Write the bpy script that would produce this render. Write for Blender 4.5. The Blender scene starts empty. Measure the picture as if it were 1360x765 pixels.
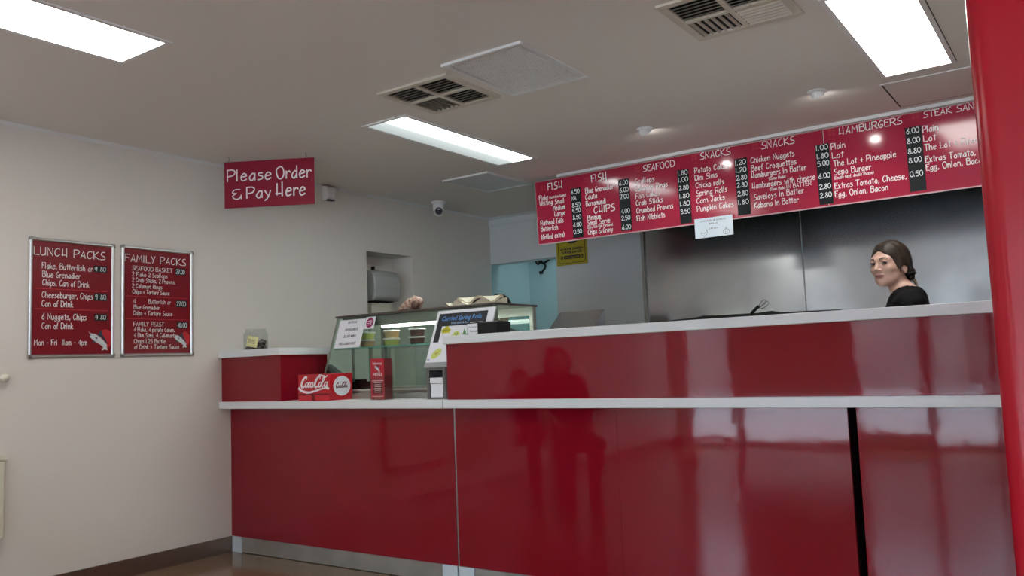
import bpy, math, random
import numpy as np
from mathutils import Vector, Matrix, Euler
random.seed(7)
SC = bpy.context.scene
COL = SC.collection
PI = math.pi

# ------------------------------------------------------------------ camera
CAM_POS = (4.66171, -3.45833, 1.12389)
cam_d = bpy.data.cameras.new('camera')
cam = bpy.data.objects.new('camera', cam_d)
COL.objects.link(cam)
_R = Vector((0.81865722, 0.57300988, -0.03821034))
_U = Vector((0.08273355, -0.05183614, 0.99522268))
_F = Vector((-0.56829175, 0.81790751, 0.08984317))
cam.matrix_world = Matrix(((_R.x, _U.x, -_F.x, CAM_POS[0]), (_R.y, _U.y, -_F.y, CAM_POS[1]),
                           (_R.z, _U.z, -_F.z, CAM_POS[2]), (0, 0, 0, 1)))
cam_d.sensor_fit = 'HORIZONTAL'
cam_d.sensor_width = 36.0
cam_d.lens = 1116.757 / 1360 * 36.0
cam_d.clip_start = 0.05
SC.camera = cam

# ------------------------------------------------------------------ view, world, daylight
vs = SC.view_settings
vs.view_transform = 'Standard'
vs.look = 'None'
vs.gamma = 1.0
vs.use_curve_mapping = False
vs.exposure = 1.43
SC.cycles.use_denoising = True
SC.cycles.max_bounces = 8
SC.cycles.transparent_max_bounces = 16
SC.cycles.sample_clamp_indirect = 4.0
SC.cycles.caustics_reflective = False
SC.cycles.caustics_refractive = False

SKY = 6.0            # overcast daylight outside the shopfront
SUN = 8.0            # hazy high sun on the pavement and just inside the shopfront
PANEL = 9.0          # fluorescent ceiling panels
SPOT = 3.0          # eyeball downlights aimed at the menu
TUBE = 5.0           # lamp in the display case
BACKROOM = 2.2      # unseen lamp added to light the back room

world = bpy.data.worlds.new('world')
SC.world = world
world.use_nodes = True
_bg = world.node_tree.nodes['Background']
_bg.inputs['Color'].default_value = (0.66, 0.80, 1.0, 1)
_bg.inputs['Strength'].default_value = SKY


def lamp(name, kind, loc, energy, size=None, aim=None, color=(1, 1, 1), size_y=None, spot=None):
    d = bpy.data.lights.new(name, kind)
    d.energy = energy
    d.color = color
    if kind == 'AREA':
        d.shape = 'RECTANGLE'
        d.size = size
        d.size_y = size_y or size
    elif size:
        d.shadow_soft_size = size
    if spot:
        d.spot_size = spot
        d.spot_blend = 0.6
    o = bpy.data.objects.new(name, d)
    COL.objects.link(o)
    o.location = loc
    if aim is not None:
        o.rotation_euler = (Vector(aim) - Vector(loc)).to_track_quat('-Z', 'Y').to_euler()
    return o


CEIL = 2.504
YF = -7.0            # shopfront
YB = 2.916           # kitchen back wall
YBB = 3.55           # back room's far wall
XR = 9.0
# daylight portals just inside the shopfront glazing
_p = lamp('daylight_portal', 'AREA', (4.4, YF - 0.06, 1.2), 1.0, 8.6, (4.4, 0, 1.2), size_y=2.2)
_p.data.cycles.is_portal = True
_s = lamp('sun', 'SUN', (4, -20, 20), SUN, None, None, (1.0, 0.97, 0.94))
_s.rotation_euler = Vector((0.10, 0.45, -0.90)).to_track_quat('-Z', 'Y').to_euler()
_s.data.angle = math.radians(3)
# unseen lamp added to light the back room behind the doorway
lamp('back_room_fill', 'AREA', (1.2, 3.2, 2.45), BACKROOM, 0.9, (1.2, 3.2, 0), (0.86, 0.97, 1.0), size_y=0.3)


# ------------------------------------------------------------------ materials
def lin(c):
    return tuple(((v / 255) / 12.92 if v / 255 <= 0.04045 else ((v / 255 + 0.055) / 1.055) ** 2.4) for v in c)


def mat(name, col, rough=0.5, metal=0.0, coat=0.0, spec=0.5, noise=None, bump=None, emit=None, emit_col=None, aniso=0.0):
    """col is linear RGB; noise=(scale, other colour, lo, hi) mottles it; bump=(scale, strength)."""
    m = bpy.data.materials.new(name)
    m.use_nodes = True
    nt = m.node_tree
    b = nt.nodes['Principled BSDF']
    b.inputs['Base Color'].default_value = (*col, 1)
    b.inputs['Roughness'].default_value = rough
    b.inputs['Metallic'].default_value = metal
    b.inputs['Coat Weight'].default_value = coat
    b.inputs['Coat Roughness'].default_value = 0.05
    b.inputs['Specular IOR Level'].default_value = spec
    b.inputs['Anisotropic'].default_value = aniso
    if emit:
        b.inputs['Emission Color'].default_value = (*(emit_col or col), 1)
        b.inputs['Emission Strength'].default_value = emit
    tc = None
    if noise or bump:
        tc = nt.nodes.new('ShaderNodeTexCoord')
    if noise:
        n = nt.nodes.new('ShaderNodeTexNoise')
        n.inputs['Scale'].default_value = noise[0]
        n.inputs['Detail'].default_value = 5
        if len(noise) > 4:
            mp = nt.nodes.new('ShaderNodeMapping')
            mp.inputs['Scale'].default_value = noise[4]
            nt.links.new(tc.outputs['Object'], mp.inputs['Vector'])
            nt.links.new(mp.outputs['Vector'], n.inputs['Vector'])
        else:
            nt.links.new(tc.outputs['Object'], n.inputs['Vector'])
        r = nt.nodes.new('ShaderNodeValToRGB')
        r.color_ramp.elements[0].position = noise[2]
        r.color_ramp.elements[1].position = noise[3]
        r.color_ramp.elements[0].color = (*col, 1)
        r.color_ramp.elements[1].color = (*noise[1], 1)
        nt.links.new(n.outputs['Fac'], r.inputs['Fac'])
        nt.links.new(r.outputs['Color'], b.inputs['Base Color'])
    if bump:
        n2 = nt.nodes.new('ShaderNodeTexNoise')
        n2.inputs['Scale'].default_value = bump[0]
        n2.inputs['Detail'].default_value = 3
        nt.links.new(tc.outputs['Object'], n2.inputs['Vector'])
        bp = nt.nodes.new('ShaderNodeBump')
        bp.inputs['Strength'].default_value = bump[1]
        bp.inputs['Distance'].default_value = 0.01
        nt.links.new(n2.outputs['Fac'], bp.inputs['Height'])
        nt.links.new(bp.outputs['Normal'], b.inputs['Normal'])
    return m


def glass_mat(name, tint, gloss=1.0, rough=0.0):
    m = bpy.data.materials.new(name)
    m.use_nodes = True
    nt = m.node_tree
    nt.nodes.remove(nt.nodes['Principled BSDF'])
    out = nt.nodes['Material Output']
    tr = nt.nodes.new('ShaderNodeBsdfTransparent')
    tr.inputs['Color'].default_value = (*tint, 1)
    gl = nt.nodes.new('ShaderNodeBsdfGlossy')
    gl.inputs['Roughness'].default_value = rough
    lw = nt.nodes.new('ShaderNodeLayerWeight')
    lw.inputs['Blend'].default_value = 0.5
    pw = nt.nodes.new('ShaderNodeMath')
    pw.operation = 'POWER'
    pw.inputs[1].default_value = 5.0
    nt.links.new(lw.outputs['Facing'], pw.inputs[0])
    ma = nt.nodes.new('ShaderNodeMath')
    ma.operation = 'MULTIPLY_ADD'
    ma.inputs[1].default_value = 0.9 * gloss
    ma.inputs[2].default_value = 0.035 * gloss
    nt.links.new(pw.outputs[0], ma.inputs[0])
    mx = nt.nodes.new('ShaderNodeMixShader')
    nt.links.new(ma.outputs[0], mx.inputs['Fac'])
    nt.links.new(tr.outputs['BSDF'], mx.inputs[1])
    nt.links.new(gl.outputs['BSDF'], mx.inputs[2])
    nt.links.new(mx.outputs['Shader'], out.inputs['Surface'])
    return m


def panel_emit_mat(name, strength, edge):
    """diffuser of a troffer lamp: brightest over its tube, weaker toward its long edge"""
    m = bpy.data.materials.new(name)
    m.use_nodes = True
    nt = m.node_tree
    nt.nodes.remove(nt.nodes['Principled BSDF'])
    out = nt.nodes['Material Output']
    em = nt.nodes.new('ShaderNodeEmission')
    em.inputs['Color'].default_value = (0.90, 1.0, 0.99, 1)
    tc = nt.nodes.new('ShaderNodeTexCoord')
    sp = nt.nodes.new('ShaderNodeSeparateXYZ')
    nt.links.new(tc.outputs['Generated'], sp.inputs['Vector'])
    r = nt.nodes.new('ShaderNodeValToRGB')
    e = r.color_ramp.elements
    e[0].position = 0.0
    e[0].color = (edge, edge, edge, 1)
    e[1].position = 1.0
    e[1].color = (edge * 2, edge * 2, edge * 2, 1)
    k = e.new(0.42)
    k.color = (edge * 1.5, edge * 1.5, edge * 1.5, 1)
    k = e.new(0.64)
    k.color = (1, 1, 1, 1)
    k = e.new(0.88)
    k.color = (1, 1, 1, 1)
    nt.links.new(sp.outputs['X'], r.inputs['Fac'])
    mu = nt.nodes.new('ShaderNodeMath')
    mu.operation = 'MULTIPLY'
    mu.inputs[1].default_value = strength
    nt.links.new(r.outputs['Color'], mu.inputs[0])
    nt.links.new(mu.outputs[0], em.inputs['Strength'])
    nt.links.new(em.outputs['Emission'], out.inputs['Surface'])
    return m


M = {}
M['wall'] = mat('wall_paint', (0.74, 0.70, 0.64), 0.6, bump=(60, 0.04))
M['wall_cool'] = mat('bulkhead_paint', (0.66, 0.69, 0.69), 0.5)
M['ceiling'] = mat('ceiling_paint', (0.77, 0.72, 0.665), 0.65)
M['blue'] = mat('blue_paint', (0.42, 0.60, 0.62), 0.5)
M['floor'] = mat('speckled_vinyl', (0.155, 0.105, 0.062), 0.15, spec=0.75, noise=(160, (0.25, 0.18, 0.11), 0.38, 0.62))
M['red'] = mat('red_laminate', (0.225, 0.004, 0.012), 0.05, spec=0.42, noise=(3, (0.24, 0.005, 0.015), 0.4, 0.6), bump=(5, 0.07))
M['red_post'] = mat('red_gloss_paint', (0.50, 0.010, 0.026), 0.22, spec=0.35)
M['menu_red'] = mat('menu_red', (0.37, 0.018, 0.050), 0.11, spec=0.42)
M['menu_red2'] = mat('menu_red_tint', (0.46, 0.035, 0.06), 0.2)
M['sign_red'] = mat('sign_red', (0.25, 0.010, 0.03), 0.4, spec=0.2)
M['poster_red'] = mat('poster_red', (0.21, 0.007, 0.014), 0.25, spec=0.35)
M['white_lam'] = mat('white_laminate', (0.74, 0.77, 0.77), 0.3)
M['white'] = mat('white_plastic', (0.78, 0.78, 0.77), 0.4)
M['letter'] = mat('white_lettering', (0.86, 0.81, 0.81), 0.45)
M['chalk'] = mat('chalk_lettering', (0.80, 0.86, 0.86), 0.6)
M['board'] = mat('black_price_strip', (0.006, 0.009, 0.010), 0.5, spec=0.2)
M['black'] = mat('black_plastic', (0.006, 0.006, 0.0065), 0.4, spec=0.3)
M['shadow'] = mat('gap_and_seam_shade', (0.006, 0.004, 0.004), 0.8)  # near-black standing in for shade in the cabinet gap, seams and slot
M['alu'] = mat('brushed_aluminium', (0.62, 0.62, 0.60), 0.36, metal=1.0)
M['carcass'] = mat('dark_carcass', (0.03, 0.004, 0.005), 0.6)  # darkened so the sides inside the cabinet gap read as shade
M['kick'] = mat('aluminium_kickboard', (0.40, 0.40, 0.37), 0.42, metal=0.75, noise=(5, (0.48, 0.48, 0.44), 0.4, 0.6))
M['skirt'] = mat('brown_metal_skirting', (0.24, 0.17, 0.14), 0.25, metal=0.85)
M['block'] = mat('pale_kick_block', (0.56, 0.63, 0.66), 0.4)
M['steel'] = mat('stainless_splashback', (0.43, 0.445, 0.45), 0.20, metal=1.0, bump=(5, 0.03),
                 noise=(3.0, (0.33, 0.35, 0.36), 0.40, 0.75))
M['steel2'] = mat('stainless_steel', (0.33, 0.325, 0.315), 0.28, metal=1.0)
M['frame'] = mat('case_metal', (0.36, 0.36, 0.32), 0.38, metal=0.7)
M['vent'] = mat('vent_plastic', (0.62, 0.57, 0.48), 0.5)
M['vent_dirty'] = mat('vent_blade', (0.34, 0.31, 0.25), 0.6, noise=(20, (0.16, 0.13, 0.10), 0.45, 0.7))
M['duct_shade'] = mat('vent_duct_shade', (0.012, 0.010, 0.009), 0.9)
M['mesh'] = mat('filter_mesh', (0.74, 0.72, 0.69), 0.6)
M['panel'] = panel_emit_mat('lamp_diffuser', PANEL * 1.2, 0.019)
M['panel_full'] = mat('lamp_diffuser_even', (1, 1, 1), 0.5, emit=PANEL * 0.75, emit_col=(1.0, 0.97, 0.93))
M['tube'] = mat('lamp_tube', (1, 1, 1), 0.5, emit=TUBE, emit_col=(1.0, 0.98, 0.92))
M['bulb'] = mat('downlight_bulb', (1, 1, 1), 0.5, emit=40.0, emit_col=(1.0, 0.97, 0.95))
M['glass'] = glass_mat('clear_glass', (0.90, 0.97, 0.94), 0.9)
M['shopglass'] = glass_mat('shopfront_glass', (0.95, 0.98, 0.98))
M['glass_edge'] = mat('glass_edge', (0.16, 0.42, 0.36), 0.15)
M['clear'] = glass_mat('clear_plastic', (0.93, 0.94, 0.93), 0.8, 0.08)
M['paper'] = mat('white_paper', (0.80, 0.81, 0.84), 0.6)
M['ink'] = mat('black_ink', (0.02, 0.02, 0.025), 0.6)
M['grey_ink'] = mat('grey_ink', (0.25, 0.25, 0.27), 0.6)
M['magenta'] = mat('magenta_ink', (0.30, 0.010, 0.10), 0.5)
M['blue_ink'] = mat('blue_ink', (0.10, 0.27, 0.58), 0.5)
M['lime'] = mat('lime_ink', (0.62, 0.68, 0.16), 0.5)
M['green'] = mat('green_ink', (0.07, 0.24, 0.07), 0.5)
M['yellow_logo'] = mat('yellow_ink', (0.72, 0.62, 0.03), 0.5)
M['note'] = mat('yellow_sticky_note', (0.72, 0.68, 0.34), 0.7)
M['yellow'] = mat('yellow_sign', (0.46, 0.37, 0.015), 0.4)
M['coke'] = mat('bright_red_card', (0.50, 0.008, 0.018), 0.35)
M['coke_dark'] = mat('dark_red_card', (0.17, 0.004, 0.01), 0.4)
M['cream'] = mat('cream_enamel', (0.70, 0.66, 0.54), 0.45)
M['coin'] = mat('mixed_coins', (0.30, 0.25, 0.20), 0.35, metal=0.8)
M['shell'] = mat('brown_shell', (0.34, 0.17, 0.10), 0.5, noise=(38, (0.62, 0.50, 0.42), 0.45, 0.6))
M['clam'] = mat('cream_shell', (0.68, 0.62, 0.47), 0.5, noise=(12, (0.58, 0.52, 0.38), 0.4, 0.7))
M['skin'] = mat('skin', (0.52, 0.325, 0.255), 0.5, noise=(18, (0.48, 0.285, 0.22), 0.4, 0.7))
M['skin'].node_tree.nodes['Principled BSDF'].inputs['Subsurface Weight'].default_value = 0.0
M['lip'] = mat('lips', (0.33, 0.14, 0.12), 0.45)
M['mouth'] = mat('mouth_line', (0.12, 0.045, 0.04), 0.6)
M['brow'] = mat('eyebrow', (0.08, 0.045, 0.03), 0.7)
M['hair'] = mat('brown_hair', (0.014, 0.009, 0.006), 0.55, spec=0.3, noise=(9, (0.050, 0.031, 0.020), 0.45, 0.7, (9, 1.2, 3)))
M['hair_dark'] = mat('dark_hair', (0.008, 0.006, 0.005), 0.7, spec=0.2)
M['hair_pale'] = mat('pale_hair_ends', (0.36, 0.29, 0.19), 0.5)
M['eye'] = mat('eye_white', (0.24, 0.21, 0.20), 0.35)
M['iris'] = mat('eye_iris', (0.02, 0.013, 0.01), 0.15)
M['shirt'] = mat('black_cloth', (0.0035, 0.0035, 0.004), 0.85, spec=0.15, bump=(9, 0.3))
M['denim'] = mat('dark_cloth', (0.02, 0.022, 0.03), 0.8)
M['shoe'] = mat('black_shoe', (0.012, 0.012, 0.012), 0.5)
M['pavement'] = mat('pavement', (0.40, 0.40, 0.41), 0.8, noise=(2, (0.34, 0.34, 0.35), 0.4, 0.6))
M['marlin'] = mat('fish_white', (0.60, 0.64, 0.64), 0.5)
M['marlin_dark'] = mat('fish_navy', (0.02, 0.03, 0.06), 0.5)
CUP = {n: mat('cup_' + n, c, 0.4) for n, c in dict(green=(0.42, 0.46, 0.12), tan=(0.50, 0.30, 0.13), brown=(0.10, 0.03, 0.025)).items()}
M['lid'] = mat('cup_lid', (0.76, 0.74, 0.70), 0.3)


# ------------------------------------------------------------------ mesh building
class MB:
    def __init__(s):
        s.v, s.f, s.m = [], [], []

    def add(s, v, f, mi=0):
        o = len(s.v)
        s.v += [tuple(p) for p in v]
        s.f += [tuple(i + o for i in q) for q in f]
        s.m += [mi] * len(f)
        return s

    def box(s, x0, x1, y0, y1, z0, z1, mi=0):
        v = [(x, y, z) for z in (z0, z1) for y in (y0, y1) for x in (x0, x1)]
        return s.add(v, [(0, 2, 3, 1), (4, 5, 7, 6), (0, 1, 5, 4), (2, 6, 7, 3), (0, 4, 6, 2), (1, 3, 7, 5)], mi)

    def prism(s, poly, fn, a, b, mi=0):
        """poly: 2-D outline (counter-clockwise); fn(p, q, t) -> 3-D point, t running from a to b"""
        n = len(poly)
        v = [fn(p, q, a) for p, q in poly] + [fn(p, q, b) for p, q in poly]
        f = [tuple(range(n - 1, -1, -1)), tuple(range(n, 2 * n))]
        f += [(i, (i + 1) % n, n + (i + 1) % n, n + i) for i in range(n)]
        return s.add(v, f, mi)

    def tube(s, pts, r, n=10, mi=0, cap=True):
        pts = [Vector(p) for p in pts]
        rr = r if isinstance(r, (list, tuple)) else [r] * len(pts)
        v, f = [], []
        side = None
        for i, p in enumerate(pts):
            t = (pts[min(i + 1, len(pts) - 1)] - pts[max(i - 1, 0)]).normalized()
            if side is None:
                side = t.cross(Vector((0, 0, 1)) if abs(t.z) < 0.9 else Vector((1, 0, 0))).normalized()
            else:
                side = (side - t * side.dot(t)).normalized()
            up = t.cross(side)
            for k in range(n):
                a = 2 * PI * k / n
                v.append(p + (side * math.cos(a) + up * math.sin(a)) * rr[i])
        for i in range(len(pts) - 1):
            for k in range(n):
                f.append((i * n + k, i * n + (k + 1) % n, (i + 1) * n + (k + 1) % n, (i + 1) * n + k))
        if cap:
            f.append(tuple(range(n - 1, -1, -1)))
            f.append(tuple((len(pts) - 1) * n + k for k in range(n)))
        return s.add(v, f, mi)

    def lathe(s, prof, c=(0, 0, 0), n=28, mi=0, axis='z'):
        v, f = [], []
        for r, h in prof:
            for k in range(n):
                a = 2 * PI * k / n
                p = (r * math.cos(a), r * math.sin(a), h)
                if axis == 'y':
                    p = (p[0], p[2], -p[1])
                if axis == 'x':
                    p = (p[2], p[0], p[1])
                v.append((p[0] + c[0], p[1] + c[1], p[2] + c[2]))
        for i in range(len(prof) - 1):
            for k in range(n):
                f.append((i * n + k, i * n + (k + 1) % n, (i + 1) * n + (k + 1) % n, (i + 1) * n + k))
        return s.add(v, f, mi)

    def ellipsoid(s, c, r, n=20, k=12, mi=0):
        prof = [(max(1e-4, math.sin(PI * i / k)), -math.cos(PI * i / k)) for i in range(k + 1)]
        t = MB().lathe(prof, n=n)
        return s.add([(c[0] + p[0] * r[0], c[1] + p[1] * r[1], c[2] + p[2] * r[2]) for p in t.v], t.f, mi)

    def move(s, fn):
        s.v = [tuple(fn(*p)) for p in s.v]
        return s


OFF = {}


def build(name, mb, mats, parent=None, smooth=False, bevel=0.0, off=None, seg=2):
    me = bpy.data.meshes.new(name)
    o_ = off if off is not None else (OFF.get(parent.name, (0, 0, 0)) if parent else (0, 0, 0))
    me.from_pydata([(p[0] - o_[0], p[1] - o_[1], p[2] - o_[2]) for p in mb.v], [], mb.f)
    mats = mats if isinstance(mats, (list, tuple)) else [mats]
    for m in mats:
        me.materials.append(m)
    me.polygons.foreach_set('material_index', mb.m)
    me.update()
    if smooth:
        me.polygons.foreach_set('use_smooth', [True] * len(me.polygons))
        if smooth == 'auto':
            me.set_sharp_from_angle(angle=math.radians(35))
    o = bpy.data.objects.new(name, me)
    COL.objects.link(o)
    if parent is not None:
        o.parent = parent
    OFF[o.name] = tuple(o_)
    if bevel:
        md = o.modifiers.new('bevel', 'BEVEL')
        md.width = bevel
        md.segments = seg
        md.limit_method = 'ANGLE'
    return o


def tag(o, label, cat, group=None, kind=None):
    o['label'] = label
    o['category'] = cat
    if group:
        o['group'] = group
    if kind:
        o['kind'] = kind
    return o


def thing(name, label, cat, loc=(0, 0, 0), rotz=0.0, group=None, local=False):
    """an Empty at the thing's base; unless local, its parts are given in world coordinates"""
    o = bpy.data.objects.new(name, None)
    o.empty_display_size = 0.05
    COL.objects.link(o)
    o.location = loc
    o.rotation_euler = (0, 0, rotz)
    OFF[o.name] = (0, 0, 0) if local else tuple(loc)
    return tag(o, label, cat, group)


def single(name, mb, mats, label, cat, loc=(0, 0, 0), group=None, **k):
    """a thing that is one mesh, its origin at loc; mb in world coordinates"""
    o = build(name, mb, mats, None, off=loc, **k)
    o.location = loc
    return tag(o, label, cat, group)


def struct(name, mb, mats, **k):
    o = build(name, mb, mats, **k)
    o['kind'] = 'structure'
    return o


def copy_tree(o, parent=None):
    c = o.copy()
    COL.objects.link(c)
    OFF[c.name] = OFF.get(o.name, (0, 0, 0))
    if parent is not None:
        c.parent = parent
    for ch in list(o.children):
        copy_tree(ch, c)
    return c


# ------------------------------------------------------------------ handwriting: stroke font
# each stroke is a run of x,y pairs on a 10-high grid (A = 10, B = 11, a b c = -1 -2 -3); ~ rounds the stroke
G = {
 'A': (7, '00 4A 60;13 53'), 'B': (7, '00 0A;~0A 5A 68 46 06;~06 56 73 50 00'), 'C': (7, '~69 4A 18 04 11 30 51 62'),
 'D': (7, '00 0A;~0A 4A 77 73 40 00'), 'E': (6, '6A 0A 00 60;06 46'), 'F': (6, '6A 0A 00;06 45'), 'G': (7, '~69 4A 17 04 11 40 62 64;34 64'),
 'H': (8, '1A 11;02 62;6B 60'), 'I': (2, '0A 00'), 'J': (6, '~4A 43 30 10 02;1A 6A'), 'K': (7, '00 0A;6A 05;14 70'),
 'L': (6, '0A 00 60'), 'M': (9, '00 1A 44 7A 80'), 'N': (7, '00 0A 60 6A'), 'O': (8, '~3A 08 04 20 50 73 77 5A 3A'),
 'P': (7, '00 0A;~0A 5A 78 55 04'), 'Q': (8, '~3A 08 04 20 50 73 77 5A 3A;43 80'), 'R': (7, '00 0A;~0A 5A 78 55 04;34 70'),
 'S': (7, '~6A 3A 17 35 64 61 30 00'), 'T': (7, '0A 7A;3A 30'), 'U': (7, '~0A 03 10 40 63;6A 60'), 'V': (7, '0A 30 6A'),
 'W': (9, '0A 20 46 60 8A'), 'X': (7, '0A 60;6A 00'), 'Y': (7, '0A 35;6A 20'), 'Z': (7, '0A 6A 00 60'),
 'a': (6, '~55 36 14 02 10 30 54;56 50'), 'b': (6, '0A 00;~03 26 46 53 40 20 02'), 'c': (5, '~45 26 04 01 20 41'),
 'd': (6, '~55 36 14 02 10 30 54;5A 50'), 'e': (6, '~03 54 46 26 03 10 30 51'), 'f': (4, '~4A 29 16 10;06 36'),
 'g': (6, '~55 36 14 02 20 54;~56 50 4b 2c 0b'), 'h': (6, '0A 00;~03 26 46 53 50'), 'i': (2, '06 00;08 09'), 'j': (3, '~26 20 1b 0b;28 29'),
 'k': (5, '0A 00;45 03;13 50'), 'l': (2, '0A 00'), 'm': (8, '06 00;~03 16 36 43 40;~43 56 66 73 70'), 'n': (6, '06 00;~03 26 46 53 50'),
 'o': (6, '~36 14 02 20 40 53 45 36'), 'p': (6, '06 0c;~03 26 46 53 40 20 02'), 'q': (6, '~55 36 14 02 20 54;56 5c'), 'r': (4, '06 00;~03 15 36 45'),
 's': (5, '~46 16 14 43 41 10 00'), 't': (4, '29 20;07 47'), 'u': (6, '~06 02 10 30 54;56 50'), 'v': (5, '06 20 46'), 'w': (8, '06 20 34 50 76'),
 'x': (5, '06 40;46 00'), 'y': (6, '06 31;~56 30 0c'), 'z': (5, '06 46 00 40'),
 '0': (6, '~3A 08 03 20 40 63 67 4A 3A'), '1': (2, '0A 00'), '2': (6, '~08 2A 4A 67 34 00;00 60'), '3': (6, '~09 3A 58 36 25;~25 55 62 30 01'),
 '4': (6, '50 5A 03 63'), '5': (6, '5A 1A 06;~06 46 63 40 00'), '6': (6, '~5A 26 02 20 40 53 45 25 03'), '7': (6, '0A 6A 20'),
 '8': (6, '~3A 18 36 62 40 20 02 36 58 3A'), '9': (6, '~58 3A 18 05 35 58;~59 53 40'), '.': (2, '00 01'), ',': (2, '11 0a'), '-': (4, '04 34'),
 '+': (6, '04 54;37 31'), '&': (8, '~6A 2A 07 36 36 03 20 50 73;74 70'), '(': (3, '~2A 06 04 2a'), ')': (3, '~0A 26 24 0a'), '$': (6, '~68 3A 17 35 63 40 01;3B 3a'),
 '/': (4, '00 4A'), "'": (2, '0A 08'), ' ': (4, ''),
}
_Y = {c: i for i, c in enumerate('0123456789AB')}
_Y.update(a=-1, b=-2, c=-3)


def smooth_pts(p, k=4, closed=False):
    q = []
    n = len(p)
    for i in range(n - 1):
        a, b, c, d = p[max(i - 1, 0)], p[i], p[i + 1], p[min(i + 2, n - 1)]
        for j in range(k):
            t = j / k
            q.append(tuple(0.5 * (2 * b[m] + (c[m] - a[m]) * t + (2 * a[m] - 5 * b[m] + 4 * c[m] - d[m]) * t * t
                                  + (3 * b[m] - a[m] - 3 * c[m] + d[m]) * t ** 3) for m in range(len(b))))
    q.append(p[-1])
    return q


def ribbon(mb, pts, w, to3, mi=0, cap=True):
    """flat pen stroke through 2-D points; w a width or one per point; to3(x, y) places it"""
    n = len(pts)
    ws = w if isinstance(w, (list, tuple)) else [w] * n
    L, R = [], []
    for i in range(n):
        x, y = pts[i][:2]
        ax, ay = pts[max(i - 1, 0)][:2]
        bx, by = pts[min(i + 1, n - 1)][:2]
        dx, dy = bx - ax, by - ay
        l = math.hypot(dx, dy) or 1e-6
        dx, dy = dx / l, dy / l
        h = ws[i] / 2
        # widen at sharp bends so that the stroke keeps its width
        if 0 < i < n - 1:
            l1 = math.hypot(x - ax, y - ay) or 1e-6
            cs = ((x - ax) * dx + (y - ay) * dy) / l1
            h = h / max(0.6, min(1, abs(cs)))
        e = (ws[i] * 0.4 if cap else 0)
        ex = -e if i == 0 else (e if i == n - 1 else 0)
        L.append(to3(x - dy * h + dx * ex, y + dx * h + dy * ex))
        R.append(to3(x + dy * h + dx * ex, y - dx * h + dy * ex))
    f = [(n + i, n + i + 1, i + 1, i) for i in range(n - 1)]
    mb.add(L + R, f, mi)


def text_width(t):
    return sum(G[c][0] * 0.1 + 0.17 for c in t) - 0.17


def write(mb, t, x, y, w, h, to3, pen=0.12, mi=0):
    """t in handwriting from (x, y) along the surface; w the line's width, h the height of its capitals"""
    sx = w / max(text_width(t), 0.05)
    if w is None:
        sx = h
    cx = x
    for c in t:
        gw, st = G[c]
        for s in st.split(';'):
            if not s:
                continue
            curve = s[0] == '~'
            p = [(int(q[0]) * 0.1, _Y[q[1]] * 0.1) for q in s.lstrip('~').split()]
            if curve and len(p) > 2:
                p = smooth_pts(p, 3)
            ribbon(mb, [(cx + a * sx, y + b * h) for a, b in p], pen * h, to3, mi)
        cx += (gw * 0.1 + 0.17) * sx


def font_mesh(t, size, bold=0.0, shear=0.0, align='LEFT', space=1.0):
    """printed lettering as a flat outline mesh: (verts 2-D, faces)"""
    cu = bpy.data.curves.new('tmp', 'FONT')
    cu.body = t
    cu.size = size
    cu.offset = bold
    cu.shear = shear
    cu.align_x = align
    cu.space_character = space
    cu.resolution_u = 2
    o = bpy.data.objects.new('tmp', cu)
    COL.objects.link(o)
    dg = bpy.context.evaluated_depsgraph_get()
    me = bpy.data.meshes.new_from_object(o.evaluated_get(dg))
    v = [(p.co.x, p.co.y) for p in me.vertices]
    f = [tuple(p.vertices) for p in me.polygons]
    bpy.data.objects.remove(o)
    bpy.data.curves.remove(cu)
    bpy.data.meshes.remove(me)
    return v, f


def printed(mb, t, x, y, w, h, to3, bold=0.0, shear=0.0, mi=0, space=1.0):
    """printed line fitted to width w (None: natural) and capital height h, left end at (x, y)"""
    v, f = font_mesh(t, 1.0, bold, shear, space=space)
    if not v:
        return
    x0, x1 = min(p[0] for p in v), max(p[0] for p in v)
    sy = h / 0.73
    sx = w / (x1 - x0) if w else sy
    mb.add([to3(x + (p[0] - x0) * sx, y + p[1] * sy) for p in v], f, mi)


def disc(mb, x, y, rx, ry, to3, n=28, mi=0):
    mb.add([to3(x + rx * math.cos(2 * PI * k / n), y + ry * math.sin(2 * PI * k / n)) for k in range(n)], [tuple(range(n))], mi)


def rect(mb, x0, x1, y0, y1, to3, mi=0):
    mb.add([to3(x0, y0), to3(x1, y0), to3(x1, y1), to3(x0, y1)], [(0, 1, 2, 3)], mi)


def poly(mb, pts, to3, mi=0):
    mb.add([to3(*p) for p in pts], [tuple(range(len(pts)))], mi)


# ------------------------------------------------------------------ the room
T = 0.15
struct('floor', MB().box(-T, XR + T, YF - T, YBB + T, -0.1, 0), M['floor'])
# ceiling with openings left for the troffers' recesses would show nothing: lamps are surface-flush
struct('ceiling', MB().box(-0.6, XR + T, YF - T, YBB + T, CEIL, CEIL + 0.12), M['ceiling'])
RY0, RY1, RZ0, RZ1, RD = 1.27, 1.806, 0.9, 2.05, 0.23
w = MB()
w.box(-T - RD, 0, YF - T, RY0, 0, CEIL).box(-T - RD, 0, RY1, YBB + T, 0, CEIL)
w.box(-T - RD, 0, RY0, RY1, 0, RZ0).box(-T - RD, 0, RY0, RY1, RZ1, CEIL).box(-T - RD, -RD, RY0, RY1, RZ0, RZ1)
struct('wall_left', w, M['wall'])
DX, DZ = 0.722, 2.066        # doorway to the back room
w = MB()
w.box(0, DX, YB, YB + 0.12, DZ, CEIL).box(DX, XR, YB, YB + 0.12, 0, CEIL)
struct('wall_back', w, M['wall_cool'])
struct('wall_back_room', MB().box(0, XR, YBB, YBB + T, 0, CEIL), M['blue'])
struct('wall_back_room_left', MB().box(0, 0.008, YB + 0.001, YBB, 0, CEIL), M['blue'])
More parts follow.
